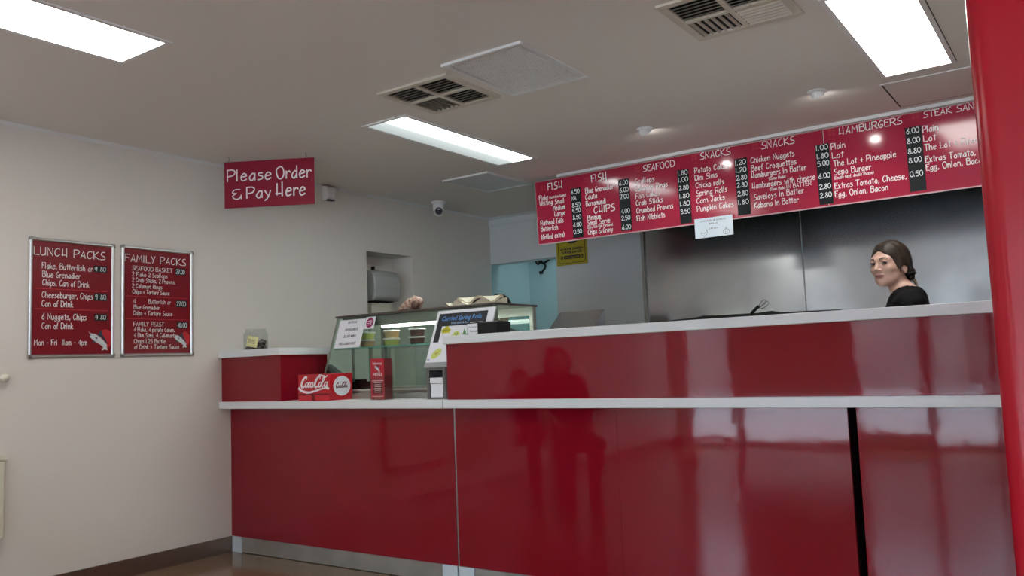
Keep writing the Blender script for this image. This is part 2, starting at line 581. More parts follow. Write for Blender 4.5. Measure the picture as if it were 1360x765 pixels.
struct('wall_right', MB().box(XR, XR + T, YF - T, YBB + T, 0, CEIL), M['wall'])
# unseen shopfront: low wall, glazing bars, panes; openings shaped for light and reflections
w = MB()
w.box(0, 0.12, YF - T, YF, 0, CEIL).box(8.7, XR, YF - T, YF, 0, CEIL).box(0.12, 8.7, YF - T, YF, 2.28, CEIL).box(0.80, 2.25, YF - T, YF, 0.62, 2.28)
w.box(2.25, 3.05, YF - T, YF, 0, 0.12).box(4.3, 8.7, YF - T, YF, 0, 0.12)
struct('wall_front', w, M['wall'])
xs = [0.12, 0.80, 2.25, 3.05, 4.3, 5.4, 6.5, 7.6, 8.7]
win = 0
for i in range(8):
    fr = MB()
    z0 = 0.0 if i in (0, 1, 3) else 0.12
    z1 = 0.62 if i == 1 else 2.28  # low window below a solid panel, added to light the floor
    for a in (xs[i], xs[i + 1] - 0.05):
        fr.box(a, a + 0.05, YF - 0.11, YF - 0.03, z0, z1)
    fr.box(xs[i] + 0.05, xs[i + 1] - 0.05, YF - 0.11, YF - 0.03, z1 - 0.05, z1).box(xs[i] + 0.05, xs[i + 1] - 0.05, YF - 0.11, YF - 0.03, z0, z0 + 0.06)
    if i == 3:
        fr.box(xs[i] + 0.6, xs[i] + 0.68, YF - 0.11, YF - 0.03, 0.06, 2.23)
    win += i != 3
    name = 'door_1' if i == 3 else 'window_%d' % win
    f_ = struct(name, fr, M['red_post'])
    build('pane', MB().box(xs[i] + 0.05, xs[i + 1] - 0.05, YF - 0.075, YF - 0.069, z0 + 0.06, z1 - 0.05), M['shopglass'], f_)
struct('pavement', MB().box(-25, 35, -40, YF - T, -0.16, -0.06), M['pavement'])
struct('street_buildings', MB().box(-25, 1.5, -27, -24, -0.06, 5).box(1.5, 12, -28, -25, -0.06, 4.2).box(12, 35, -27, -24, -0.06, 5.5),
       mat('far_render', (0.35, 0.31, 0.27), 0.8, noise=(0.7, (0.24, 0.22, 0.21), 0.4, 0.6)))
# skirting, cornices
struct('baseboard_left', MB().box(0, 0.012, YF, -0.004, 0, 0.0975), M['skirt'])
struct('trim_1', MB().prism([(0, 0), (0.018, 0), (0, -0.018)], lambda p, q, t: (p, t, CEIL + q), YF, YB), M['white'])
w = MB().box(0.0, 1.60, YB - 0.014, YB, CEIL - 0.075, CEIL - 0.018).prism([(0, 0), (0, -0.02), (0.03, 0)], lambda p, q, t: (t, YB - 0.014 - p, CEIL + q), 0.0, 1.60)
struct('trim_2', w, M['wall_cool'])
struct('trim_3', MB().box(1.469, 4.9, 1.765, 1.80, CEIL - 0.022, CEIL), M['white'], bevel=0.003)


# red column in front of the counter, at the right edge of the view
def rounded(x0, x1, y0, y1, r, n=8):
    p = []
    for cx, cy, a0 in ((x1 - r, y1 - r, 0), (x0 + r, y1 - r, 90), (x0 + r, y0 + r, 180), (x1 - r, y0 + r, 270)):
        for k in range(n + 1):
            a = math.radians(a0 + 90 * k / n)
            p.append((cx + r * math.cos(a), cy + r * math.sin(a)))
    return p


_colm = MB().prism(rounded(4.437, 4.80, -1.0, -0.62, 0.055), lambda p, q, t: (p, q, t), 0, CEIL)
single('red_column', _colm, M['red_post'], 'glossy red floor-to-ceiling column with rounded corners before the counter end', 'column',
       (4.61, -0.81, 0), smooth='auto')


# ------------------------------------------------------------------ ceiling fittings
def troffer(label, x0, x1, y0, y1, m):
    t = thing('ceiling_light', label, 'ceiling light', ((x0 + x1) / 2, (y0 + y1) / 2, CEIL), group=None)
    fr = MB()
    a = 0.022
    for bx in ((x0 - a, x0, y0 - a, y1 + a), (x1, x1 + a, y0 - a, y1 + a), (x0, x1, y0 - a, y0), (x0, x1, y1, y1 + a)):
        fr.box(bx[0], bx[1], bx[2], bx[3], CEIL - 0.007, CEIL)
    build('frame', fr, M['white'], t)
    build('diffuser', MB().box(x0, x1, y0, y1, CEIL - 0.003, CEIL - 0.0005), m, t)
    return t


troffer('long fluorescent ceiling panel above the two framed wall menus', 1.27, 1.595, -2.72, -1.49, M['panel_full'])
troffer('fluorescent ceiling panel between the four-way vent and the kitchen corner hatch', 1.342, 1.63, -0.06, 1.21, M['panel'])
troffer('big bright fluorescent ceiling panel beside the red column', 3.882, 4.178, -0.10, 1.045, M['panel_full'])


def air_vent(label, x0, y0, s, dirs, tilts, mats):
    t = thing('air_vent', label, 'vent', (x0 + s / 2, y0 + s / 2, CEIL))
    fr = MB()
    a, z0, z1 = 0.035, CEIL - 0.012, CEIL
    x1, y1 = x0 + s, y0 + s
    fr.box(x0, x1, y0, y0 + a, z0, z1).box(x0, x1, y1 - a, y1, z0, z1).box(x0, x0 + a, y0 + a, y1 - a, z0, z1).box(x1 - a, x1, y0 + a, y1 - a, z0, z1)
    xm, ym = x0 + s / 2, y0 + s / 2
    fr.box(xm - 0.012, xm + 0.012, y0 + a, y1 - a, z0, z1).box(x0 + a, xm - 0.012, ym - 0.012, ym + 0.012, z0, z1).box(xm + 0.012, x1 - a, ym - 0.012, ym + 0.012, z0, z1)
    build('frame', fr, M['vent'], t, bevel=0.002)
    build('duct_shade', MB().box(x0 + 0.01, x1 - 0.01, y0 + 0.01, y1 - 0.01, CEIL - 0.001, CEIL - 0.0002), M['duct_shade'], t)  # flat near-black sheet in place of the open duct's shade
    q = [(x0 + a, xm - 0.012, y0 + a, ym - 0.012), (xm + 0.012, x1 - a, y0 + a, ym - 0.012), (xm + 0.012, x1 - a, ym + 0.012, y1 - a), (x0 + a, xm - 0.012, ym + 0.012, y1 - a)]
    for (qa, qb, qc, qd), d, tl, m in zip(q, dirs, tilts, mats):
        b = MB()
        n = 6
        for k in range(n):
            if d == 'x':
                c = qc + (k + 0.5) * (qd - qc) / n
                b.prism([(-0.0012, 0), (0.0012, 0), (0.0012 + tl, -0.012), (-0.0012 + tl, -0.012)], lambda p, r, tt: (tt, c + p, CEIL - 0.001 + r), qa, qb)
            else:
                c = qa + (k + 0.5) * (qb - qa) / n
                b.prism([(-0.0012, 0), (0.0012, 0), (0.0012 + tl, -0.012), (-0.0012 + tl, -0.012)], lambda p, r, tt: (c + p, tt, CEIL - 0.001 + r), qc, qd)
        build('louvre', b, M[m], t)
    return t


air_vent('square four-way ceiling vent next to the large mesh grille', 1.785, -0.445, 0.45, 'xxxy', (-0.020, -0.020, -0.020, 0.002), ('vent', 'vent', 'vent', 'vent_dirty'))
air_vent('square dusty ceiling vent at the top edge of the photo, nearest the red column', 3.335, -0.49, 0.45, 'xxxy', (-0.020, -0.020, 0.012, -0.004), ('vent', 'vent', 'vent', 'vent'))
# return-air grille: drop-in tray with a fine square mesh
t = thing('return_air_grille', 'large square ceiling grille with fine pale mesh beside the four-way vent', 'grille', (2.505, -0.245, CEIL))
gx0, gx1, gy0, gy1 = 2.285, 2.728, -0.53, 0.038
b = MB()
b.box(gx0, gx1, gy0 - 0.012, gy0 + 0.006, CEIL - 0.012, CEIL).box(gx0, gx1, gy1 - 0.012, gy1 + 0.012, CEIL - 0.008, CEIL)
b.box(gx0, gx0 + 0.03, gy0 + 0.008, gy1 - 0.012, CEIL - 0.006, CEIL).box(gx1 - 0.03, gx1, gy0 + 0.008, gy1 - 0.012, CEIL - 0.006, CEIL)
build('frame', b, M['white'], t)
b = MB().box(gx0 + 0.03, gx1 - 0.03, gy0 + 0.03, gy1 - 0.012, CEIL - 0.0012, CEIL - 0.0003, 1)
nx, ny = 24, 32
for k in range(nx + 1):
    c = gx0 + 0.03 + k * (gx1 - gx0 - 0.06) / nx
    b.box(c - 0.0036, c + 0.0036, gy0 + 0.03, gy1 - 0.012, CEIL - 0.006, CEIL - 0.002)
for k in range(ny + 1):
    c = gy0 + 0.03 + k * (gy1 - gy0 - 0.042) / ny
    b.box(gx0 + 0.03, gx1 - 0.03, c - 0.0036, c + 0.0036, CEIL - 0.0065, CEIL - 0.002)
build('filter_mesh', b, [M['mesh'], mat('mesh_backing', (0.16, 0.155, 0.15), 0.9)], t)
# access hatches
t = thing('access_hatch', 'flat square white access hatch in the ceiling near the kitchen corner', 'hatch', (0.952, 1.61, CEIL))
hx0, hx1, hy0, hy1 = 0.742, 1.163, 1.335, 1.88
b = MB().box(hx0, hx1, hy0 - 0.012, hy0 + 0.008, CEIL - 0.012, CEIL).box(hx0, hx1, hy1 - 0.01, hy1 + 0.01, CEIL - 0.010, CEIL)
b.box(hx0, hx0 + 0.018, hy0, hy1, CEIL - 0.01, CEIL).box(hx1 - 0.018, hx1, hy0, hy1, CEIL - 0.01, CEIL)
build('frame', b, M['white'], t)
build('hatch_panel', MB().box(hx0 + 0.018, hx1 - 0.018, hy0 + 0.01, hy1 - 0.01, CEIL - 0.006, CEIL - 0.0005), M['wall_cool'], t)
t = thing('access_hatch', 'flush ceiling hatch with thin seams behind the brightest panel, above the hamburger menu', 'hatch', (4.1, 1.44, CEIL))
b = MB().box(3.823, 4.46, 1.186, 1.196, CEIL - 0.005, CEIL)
build('frame', b, M['white'], t)
b = MB().box(3.828, 3.835, 1.19, 1.70, CEIL - 0.0012, CEIL).box(3.835, 4.46, 1.70, 1.707, CEIL - 0.0012, CEIL)
build('seam', b, M['shadow'], t)
build('hatch_panel', MB().box(3.837, 4.46, 1.198, 1.698, CEIL - 0.002, CEIL), M['ceiling'], t)
struct('trim_4', MB().box(4.197, 4.203, -0.6, 1.05, CEIL - 0.0012, CEIL), M['shadow'])


def downlight(label, x, y):
    t = thing('eyeball_downlight', label, 'downlight', (x, y, CEIL))
    build('trim_ring', MB().lathe([(0.032, 0.0), (0.050, 0.0), (0.049, -0.006), (0.036, -0.012), (0.032, -0.004)], (x, y, CEIL)), M['white'], t, smooth='auto')
    rot = Matrix.Rotation(math.radians(40), 3, 'X')      # barrel tilted toward the menu board
    prof = [(0.001, 0.03), (0.030, 0.028), (0.034, 0.0), (0.034, -0.018), (0.030, -0.020), (0.028, -0.017)]
    c = Vector((x, y, CEIL - 0.008))
    e = MB().lathe(prof)
    e.move(lambda a, b_, c_: tuple(rot @ Vector((a, b_, c_)) + c))
    build('eyeball', e, M['white'], t, smooth='auto')
    e = MB()
    e.add([(0.0275 * math.cos(2 * PI * k / 24), 0.0275 * math.sin(2 * PI * k / 24), -0.0195) for k in range(24)], [tuple(range(23, -1, -1))])
    e.move(lambda a, b_, c_: tuple(rot @ Vector((a, b_, c_)) + c))
    build('bulb', e, M['bulb'], t)
    d = rot @ Vector((0, 0, -1))
    lamp('downlight_beam', 'SPOT', c + d * 0.05, SPOT, 0.03, c + d * 2, (1.0, 0.97, 0.95), spot=math.radians(76))


downlight('small white eyeball downlight above the seafood menu', 2.514, 1.096)
downlight('small white eyeball downlight near the brightest ceiling panel, above the snack menu', 3.536, 1.07)
# security camera on the ceiling
t = thing('security_camera', 'white dome security camera with dark lens on the ceiling by the left wall', 'camera', (0.20, 1.93, CEIL))
cx, cy = 0.20, 1.93
build('mount', MB().lathe([(0.001, 0), (0.060, 0), (0.060, -0.018), (0.050, -0.024), (0.001, -0.024)], (cx, cy, CEIL)), M['white'], t, smooth='auto')
e = MB().lathe([(0.048, 0), (0.048, -0.035), (0.046, -0.062), (0.038, -0.085), (0.022, -0.100), (0.001, -0.105)], (cx, cy, CEIL - 0.022))
build('housing', e, M['white'], t, smooth='auto')
look = (Vector(CAM_POS) - Vector((cx, cy, CEIL - 0.075))).normalized()
q_ = look.to_track_quat('Z', 'Y').to_matrix()
e = MB().lathe([(0.029, 0.026), (0.031, 0.049), (0.025, 0.050), (0.022, 0.044), (0.001, 0.044)])
e.move(lambda a, b_, c_: tuple(q_ @ Vector((a, b_, c_)) + Vector((cx, cy, CEIL - 0.079))))
build('lens', e, M['black'], t, smooth='auto')
e = MB().lathe([(0.014, 0.0445), (0.013, 0.049), (0.001, 0.052)])
e.move(lambda a, b_, c_: tuple(q_ @ Vector((a, b_, c_)) + Vector((cx, cy, CEIL - 0.079))))
build('lens_glass', e, mat('lens_glass', (0.02, 0.02, 0.025), 0.05), t, smooth='auto')
# motion sensor high on the left wall
t = thing('motion_sensor', 'small off-white tapered motion sensor high on the wall by the hanging sign', 'sensor', (0.0, 0.86, 2.38))
sy, sz = 0.865, 2.445
b = MB()
ring = [(0.0, 0.062, 0.055), (0.030, 0.060, 0.052), (0.055, 0.048, 0.040)]
v, f = [], []
for (dx, hw, hh) in ring:
    v += [(dx, sy - hw, sz + hh), (dx, sy + hw, sz + hh), (dx, sy + hw * 0.72, sz - hh), (dx, sy - hw * 0.72, sz - hh)]
for i in range(2):
    f += [(i * 4 + k, i * 4 + (k + 1) % 4, i * 4 + 4 + (k + 1) % 4, i * 4 + 4 + k) for k in range(4)]
f += [(8, 9, 10, 11), (3, 2, 1, 0)]
b.add(v, f)
build('housing', b, M['white'], t, bevel=0.006, smooth=False)
build('window', MB().box(0.02, 0.058, sy - 0.030, sy + 0.030, sz - 0.058, sz - 0.049), M['black'], t, bevel=0.003)

# hanging sign
P0 = Vector((0.219, -0.16, 0))
dv = Vector((0.431, 0.253, 0))
ang = math.atan2(dv.y, dv.x)
d_ = dv.normalized()
L_, ZT, ZB = 0.583, CEIL - 0.036, CEIL - 0.333
st = P0 - d_ * 0.031
t = thing('hanging_sign', 'red sign reading Please Order and Pay Here hung from the ceiling', 'sign', (st.x, st.y, ZB), ang, local=True)
build('board', MB().box(0, L_, 0, 0.006, 0, ZT - ZB), M['sign_red'], t)
b = MB()
hh = (ZT - ZB)
f3 = lambda x, z: (x, -0.0006, z)
sc = L_ / 119.5            # sign pixel to metre


def sg(px, py):          # reading position on the sign face, from its own lower left
    return px * L_, (1 - py) * hh


for tx, x0, y0, x1, cap in (('Please', 0.035, 0.415, 0.53, 0.070), ('Order', 0.585, 0.415, 0.965, 0.074), ('&', 0.09, 0.805, 0.20, 0.058), ('Pay', 0.25, 0.80, 0.525, 0.068), ('Here', 0.575, 0.79, 0.905, 0.078)):
    xx, zz = sg(x0, y0)
    write(b, tx, xx, zz, (x1 - x0) * L_, cap, f3, 0.115)
build('lettering', b, M['letter'], t)
for hx in (0.031, 0.031 + dv.length):
    c = [(hx, 0.003, hh - 0.012), (hx - 0.006, 0.003, hh + 0.004), (hx + 0.004, 0.003, hh + 0.014), (hx, 0.003, hh + 0.020), (hx - 0.003, 0.003, hh + 0.036)]
    build('hook', MB().tube(c, 0.0022, 8), M['steel2'], t)


# ------------------------------------------------------------------ framed posters on the left wall
def marlin(b, y0, z0, s, to3, mw, md):
    body = [(0.0, 0.92), (0.14, 0.83), (0.35, 0.80), (0.55, 0.67), (0.75, 0.48), (0.93, 0.28), (0.92, 0.14), (0.98, 0.02), (0.80, 0.06), (0.66, 0.0), (0.74, 0.17), (0.60, 0.29), (0.40, 0.40), (0.20, 0.55), (0.06, 0.68), (0.14, 0.75)]
    poly(b, [(y0 + p * s, z0 + q * s) for p, q in body], to3, mw)
    for sh_ in ([(0.46, 0.74), (0.60, 0.98), (0.68, 0.95), (0.72, 0.74), (0.88, 0.52), (0.96, 0.30), (0.86, 0.40), (0.68, 0.60)], [(0.27, 0.50), (0.18, 0.36), (0.42, 0.39)], [(0.36, 0.66), (0.46, 0.62), (0.44, 0.56), (0.36, 0.58)]):
        poly(b, [(y0 + p * s, z0 + q * s) for p, q in sh_], (lambda p, q: tuple(c + (0.0003 if i == 0 else (-0.0003 if i == 1 else 0)) for i, c in enumerate(to3(p, q)))), md)


def poster(name, label, y0, y1, z0, z1, lines, boxes, fish, stripes):
    t = thing(name, label, 'poster', (0, (y0 + y1) / 2, z0))
    a = 0.018
    fr = MB()
    prof = [(0.0, 0.0), (a, 0.0), (a, 0.008), (a * 0.7, 0.014), (a * 0.3, 0.014), (0.0, 0.009)]     # across the rail, out from the wall
    fr.prism(prof, lambda p, q, tt: (q, tt, z1 - p), y0, y1)
    fr.prism(prof, lambda p, q, tt: (q, tt, z0 + p), y0, y1)
    fr.prism(prof, lambda p, q, tt: (q, y0 + p, tt), z0, z1)
    fr.prism(prof, lambda p, q, tt: (q, y1 - p, tt), z0, z1)
    build('frame', fr, M['alu'], t)
    for cy in (y0, y1):
        for cz in (z0, z1):
            sy_, sz_ = (1 if cy == y0 else -1), (1 if cz == z0 else -1)
            c = MB().prism([(0.0, 0.004), (0.004, 0.0), (0.020, 0.0), (0.0, 0.020)], lambda p, q, tt: (tt, cy + sy_ * (p - 0.002), cz + sz_ * (q - 0.002)), 0.0, 0.0165)
            build('corner_cap', c, M['steel2'], t)
    build('sheet', MB().box(0.001, 0.005, y0 + a, y1 - a, z0 + a, z1 - a), M['poster_red'], t)
    f3 = lambda y, z: (0.0058, y, z)
    f2 = lambda y, z: (0.0054, y, z)
    g = MB()
    for ya, yb_, za, zb_ in stripes:
        rect(g, ya, yb_, za, zb_, f2)
    fy, fz, fs = fish
    disc(g, fy + fs * 0.86, fz + fs * 0.58, fs * 0.34, fs * 0.46, f2, mi=0)
    marlin(g, fy, fz, fs, f3, 1, 2)
    build('fish_picture', g, [M['coke'], M['marlin'], M['marlin_dark']], t)
    b = MB()
    for (y, z, w_, h_, tx) in lines:
        write(b, tx, y, z, w_, h_, f3, 0.11 if h_ > 0.03 else 0.115)
    build('lettering', b, M['letter'], t)
    for (ya, za, yb_, zb_, tx) in boxes:
        pb = build('price_label', MB().box(0.005, 0.0062, ya, yb_, zb_, za), M['board'], t)
        b = MB()
        write(b, tx, ya + 0.006, zb_ + (za - zb_) * 0.2, (yb_ - ya) - 0.014, (za - zb_) * 0.62, lambda y, z: (0.0068, y, z), 0.115)
        build('lettering', b, M['chalk'], pb)
    return t


LU = [(-1.243, 1.809, 0.396, 0.042, 'LUNCH PACKS'), (-1.2, 1.737, 0.278, 0.032, 'Flake, Butterfish or'), (-1.198, 1.690, 0.206, 0.032, 'Blue Grenadier'), (-1.197, 1.645, 0.256, 0.032, 'Chips, Can of Drink'),
      (-1.199, 1.578, 0.278, 0.032, 'Cheeseburger, Chips'), (-1.199, 1.530, 0.166, 0.032, 'Can of Drink'), (-1.198, 1.460, 0.243, 0.032, '6 Nuggets, Chips'), (-1.198, 1.410, 0.167, 0.032, 'Can of Drink'), (-1.237, 1.321, 0.286, 0.030, 'Mon - Fri  11am - 4pm')]
FA = [(-0.724, 1.814, 0.398, 0.040, 'FAMILY PACKS'), (-0.683, 1.764, 0.263, 0.024, 'SEAFOOD BASKET'), (-0.683, 1.728, 0.229, 0.024, '2 Flake 2 Scallops'), (-0.683, 1.694, 0.282, 0.024, '2 Crab Sticks, 2 Prawns,'), (-0.683, 1.658, 0.193, 0.024, '2 Calamari Rings'),
      (-0.681, 1.624, 0.241, 0.024, 'Chips + Tartare Sauce'), (-0.68, 1.566, 0.018, 0.024, '4'), (-0.579, 1.568, 0.146, 0.024, 'Butterfish or'), (-0.673, 1.532, 0.165, 0.024, 'Blue Grenadier'), (-0.677, 1.497, 0.256, 0.024, 'Chips + Tartare Sauce'), (-0.674, 1.432, 0.197, 0.024, 'FAMILY FEAST'),
      (-0.671, 1.400, 0.265, 0.024, '4 Flake, 4 potato Cakes,'), (-0.671, 1.366, 0.261, 0.024, '4 Dim Sims, 4 Calamari'), (-0.671, 1.330, 0.203, 0.024, 'Chips 1.25 Bottle'), (-0.67, 1.296, 0.295, 0.024, 'of Drink + Tartare Sauce')]
poster('lunch_poster', 'silver snap-framed red poster headed Lunch Packs', -1.268, -0.794, 1.252, 1.902, LU,
       [(-0.915, 1.773, -0.838, 1.734, '9 80'), (-0.912, 1.614, -0.836, 1.572, '9 80'), (-0.910, 1.497, -0.836, 1.458, '9 80')], (-0.945, 1.288, 0.118),
       [(-1.236, -0.83, 1.624, 1.628), (-1.236, -0.83, 1.514, 1.518)])
poster('family_poster', 'silver snap-framed red poster headed Family Packs', -0.750, -0.280, 1.252, 1.906, FA,
       [(-0.401, 1.794, -0.329, 1.752, '27.00'), (-0.397, 1.594, -0.322, 1.551, '27.00'), (-0.391, 1.462, -0.316, 1.419, '40.00')], (-0.418, 1.30, 0.098),
       [(-0.72, -0.31, 1.606, 1.609), (-0.72, -0.31, 1.472, 1.475)])
# cream things just inside the left edge of the view
t = thing('wall_heater', 'cream panel on the left wall at the photo edge, only a sliver showing', 'heater', (0, -1.75, 0.34))
build('body', MB().box(0, 0.055, -2.1, -1.395, 0.345, 0.735), M['cream'], t, bevel=0.006)
build('top_ledge', MB().box(0, 0.062, -2.105, -1.385, 0.735, 0.757), M['cream'], t, bevel=0.004)
single('wall_hook', MB().lathe([(0.001, 0.05), (0.02, 0.048), (0.024, 0.035), (0.014, 0.022), (0.014, 0.0), (0.03, -0.001)], (0, -1.395, 1.152), axis='x'), M['cream'], 'small cream hook on the left wall, left of the Lunch Packs poster', 'hook', (0, -1.395, 1.152), smooth=True)

# paper-towel dispenser in the wall recess
t = thing('towel_dispenser', 'grey rounded paper towel dispenser hung inside the wall recess', 'dispenser', (-RD, 1.5, 1.66))
prof = [(-RD, 1.665), (-0.045, 1.668), (-0.018, 1.70), (-0.012, 1.78), (-0.02, 1.86), (-0.045, 1.905), (-0.085, 1.92), (-RD, 1.92)]
build('body', MB().prism(prof, lambda p, q, tt: (p, tt, q), 1.37, 1.665), mat('grey_plastic', (0.42, 0.43, 0.41), 0.4), t, bevel=0.012, seg=3)
build('mouth', MB().box(-0.15, -0.03, 1.40, 1.60, 1.659, 1.667), M['shadow'], t)
build('latch', MB().box(-0.09, -0.06, 1.405, 1.425, 1.918, 1.945), M['black'], t, bevel=0.003)
t = thing('towel_box', 'cream box standing beneath the towel dispenser in the recess', 'box', (-0.13, 1.5, RZ0))
build('body', MB().box(-0.22, -0.06, 1.375, 1.60, RZ0, 1.645), M['cream'], t, bevel=0.006)
build('lid', MB().box(-0.222, -0.055, 1.372, 1.603, 1.62, 1.65), M['cream'], t, bevel=0.004)


# ------------------------------------------------------------------ the counter
def cabinet(label, x0, x1, panels, blocks, kick, filler=None):
    t = thing('counter_cabinet', label, 'counter', ((x0 + x1) / 2, 0.3, 0))
    build('carcass', MB().box(x0 + 0.004, x1 - 0.004, 0.02, 0.56, 0.0, 0.908), M['carcass'], t)
    for a, b_, yaw in panels:
        build('front_panel', MB().prism([(a, 0.0 + yaw[0]), (b_, 0.0 + yaw[1]), (b_, 0.0199), (a, 0.0199)], lambda p, q, tt: (p, q, tt), 0.0985, 0.908), M['red'], t)
    build('kickboard', MB().box(x0, x1, 0.003, 0.0199, 0.004, 0.0965), M['kick'], t)
    for a, b_ in blocks:
        build('kick_block', MB().box(a, b_, -0.004, 0.003, 0.0, 0.0975), M['block'], t, bevel=0.0015)
    if filler:
        build('joint_strip', MB().box(filler[0], filler[1], filler[2], filler[2] + 0.02, 0.0, 0.908), filler[3], t)
    return t


cabinet('glossy red counter cabinet standing against the left wall', 0.002, 1.853, [(0.002, 1.853, (0, 0))], [(0.0, 0.101), (1.752, 1.852)], 0, (1.8535, 1.8605, 0.004, M['alu']))
cabinet('long glossy red counter cabinet between the silver joint and the black gap', 1.861, 3.828, [(1.861, 2.8125, (0.006, 0.0)), (2.8135, 3.828, (0.0, 0.0))], [(1.862, 1.960)], 0, (3.829, 3.860, 0.30, M['shadow']))  # set-back near-black strip stands in for the shade of the gap
cabinet('glossy red counter cabinet right of the black gap, by the red column', 3.861, 4.95, [(3.861, 4.95, (0, 0))], [], 0)


def worktop(label, x0, x1):
    return single('worktop', MB().box(x0, x1, -0.087, 0.75, 0.909, 0.953), M['white_lam'], label, 'worktop', ((x0 + x1) / 2, 0.3, 0.909), bevel=0.003)


worktop('white worktop carrying the display case and the red drink box', 0.001, 1.853)
worktop('long white worktop running below the raised bar', 1.858, 4.96)
t = thing('raised_cabinet', 'red box on the left counter end with a white top carrying the tip jar', 'cabinet', (0.29, 0.12, 0.953))
build('body', MB().box(0.002, 0.575, -0.067, 0.31, 0.953, 1.232), M['red'], t)
build('top', MB().box(0.001, 0.592, -0.090, 0.332, 1.232, 1.275), M['white_lam'], t, bevel=0.003)
t = thing('raised_bar', 'long glossy red upstand above the worktop with a white bar top', 'counter', (3.4, 0.02, 0.953))
build('front_panel', MB().box(1.876, 4.95, -0.067, -0.047, 0.953, 1.238), M['red'], t)
build('carcass', MB().box(1.880, 4.95, -0.047, 0.10, 0.953, 1.238), M['white'], t)
build('bar_top', MB().box(1.868, 4.96, -0.087, 0.20, 1.238, 1.281), M['white_lam'], t, bevel=0.003)


# ------------------------------------------------------------------ menu boards on the hood
YM = 1.803
HD, IT, SM = 0.052, 0.035, 0.018
LEFT = [(1.378, 2.403, 0.13, 0.050, 'FISH'), (1.296, 2.338, 0.079, IT, 'Flake'), (1.386, 2.339, 0.144, SM, '(Australian Gummy)'), (1.297, 2.296, 0.115, IT, 'Whiting'), (1.431, 2.292, 0.081, IT, 'Small'), (1.412, 2.246, 0.103, IT, 'Medium'), (1.423, 2.202, 0.09, IT, 'Large'), (1.296, 2.148, 0.199, IT, 'Flathead Tails'), (1.295, 2.103, 0.149, IT, 'Butterfish'), (1.295, 2.042, 0.201, IT, '(Grilled extra)'),
        (1.751, 2.406, 0.127, 0.050, 'FISH'), (1.695, 2.333, 0.227, IT, 'Blue Grenadier'), (1.692, 2.288, 0.095, IT, 'Couta'), (1.693, 2.239, 0.163, IT, 'Barramundi'), (1.755, 2.178, 0.17, 0.048, 'CHIPS'), (1.698, 2.136, 0.108, IT, 'Minimum'), (1.696, 2.098, 0.183, IT, 'Small Serve'), (1.694, 2.074, 0.205, SM, '(Only With Fish Purchase)'), (1.695, 2.031, 0.201, IT, 'Chips & Gravy'),
        (2.161, 2.415, 0.234, 0.042, 'SEAFOOD'), (2.094, 2.338, 0.146, IT, 'Scallops'), (2.093, 2.286, 0.241, IT, 'Calamari Rings'), (2.091, 2.236, 0.179, IT, 'Fish Cakes'), (2.091, 2.187, 0.201, IT, 'Crab Sticks'), (2.091, 2.134, 0.273, IT, 'Crumbed Prawns'), (2.09, 2.081, 0.21, IT, 'Fish Nibblets'),
        (2.581, 2.428, 0.208, 0.043, 'SNACKS'), (2.535, 2.343, 0.232, IT, 'Potato Cakes'), (2.534, 2.294, 0.155, IT, 'Dim Sims'), (2.536, 2.242, 0.194, IT, 'Chicko rolls'), (2.535, 2.19, 0.214, IT, 'Spring Rolls'), (2.535, 2.14, 0.192, IT, 'Corn Jacks'), (2.534, 2.086, 0.249, IT, 'Pumpkin Cakes'),
        (2.995, 2.426, 0.207, 0.043, 'SNACKS'), (2.918, 2.347, 0.276, IT, 'Chicken Nuggets'), (2.917, 2.295, 0.286, IT, 'Beef Croquettes'), (2.914, 2.249, 0.345, IT, 'Hamburgers In Batter'), (3.025, 2.22, 0.105, SM, '(Home Made)'), (2.914, 2.181, 0.394, IT, 'Hamburgers with cheese'), (3.025, 2.151, 0.098, SM, '(Home Made)'), (3.132, 2.150, 0.149, 0.024, 'IN BATTER'), (2.92, 2.108, 0.312, IT, 'Saveloys In Batter'), (2.919, 2.056, 0.278, IT, 'Kabana In Batter')]
RIGHT = [(3.468, 2.427, 0.353, 0.040, 'HAMBURGERS'), (3.416, 2.347, 0.082, IT, 'Plain'), (3.418, 2.292, 0.066, IT, 'Lot'), (3.423, 2.241, 0.351, IT, 'The Lot + Pineapple'), (3.421, 2.189, 0.211, IT, 'Sepo Burger'), (3.419, 2.162, 0.225, SM, '(Double beef, double cheese)'), (3.419, 2.104, 0.4, IT, 'Extras Tomato, Cheese,'), (3.417, 2.054, 0.299, IT, 'Egg, Onion, Bacon'),
         (3.935, 2.438, 0.46, 0.035, 'STEAK SANDWICHES'), (3.925, 2.355, 0.08, IT, 'Plain'), (3.925, 2.302, 0.064, IT, 'Lot'), (3.927, 2.25, 0.351, IT, 'The Lot + Pineapple'), (3.926, 2.181, 0.40, IT, 'Extras Tomato, Cheese,'), (3.926, 2.133, 0.30, IT, 'Egg, Onion, Bacon')]
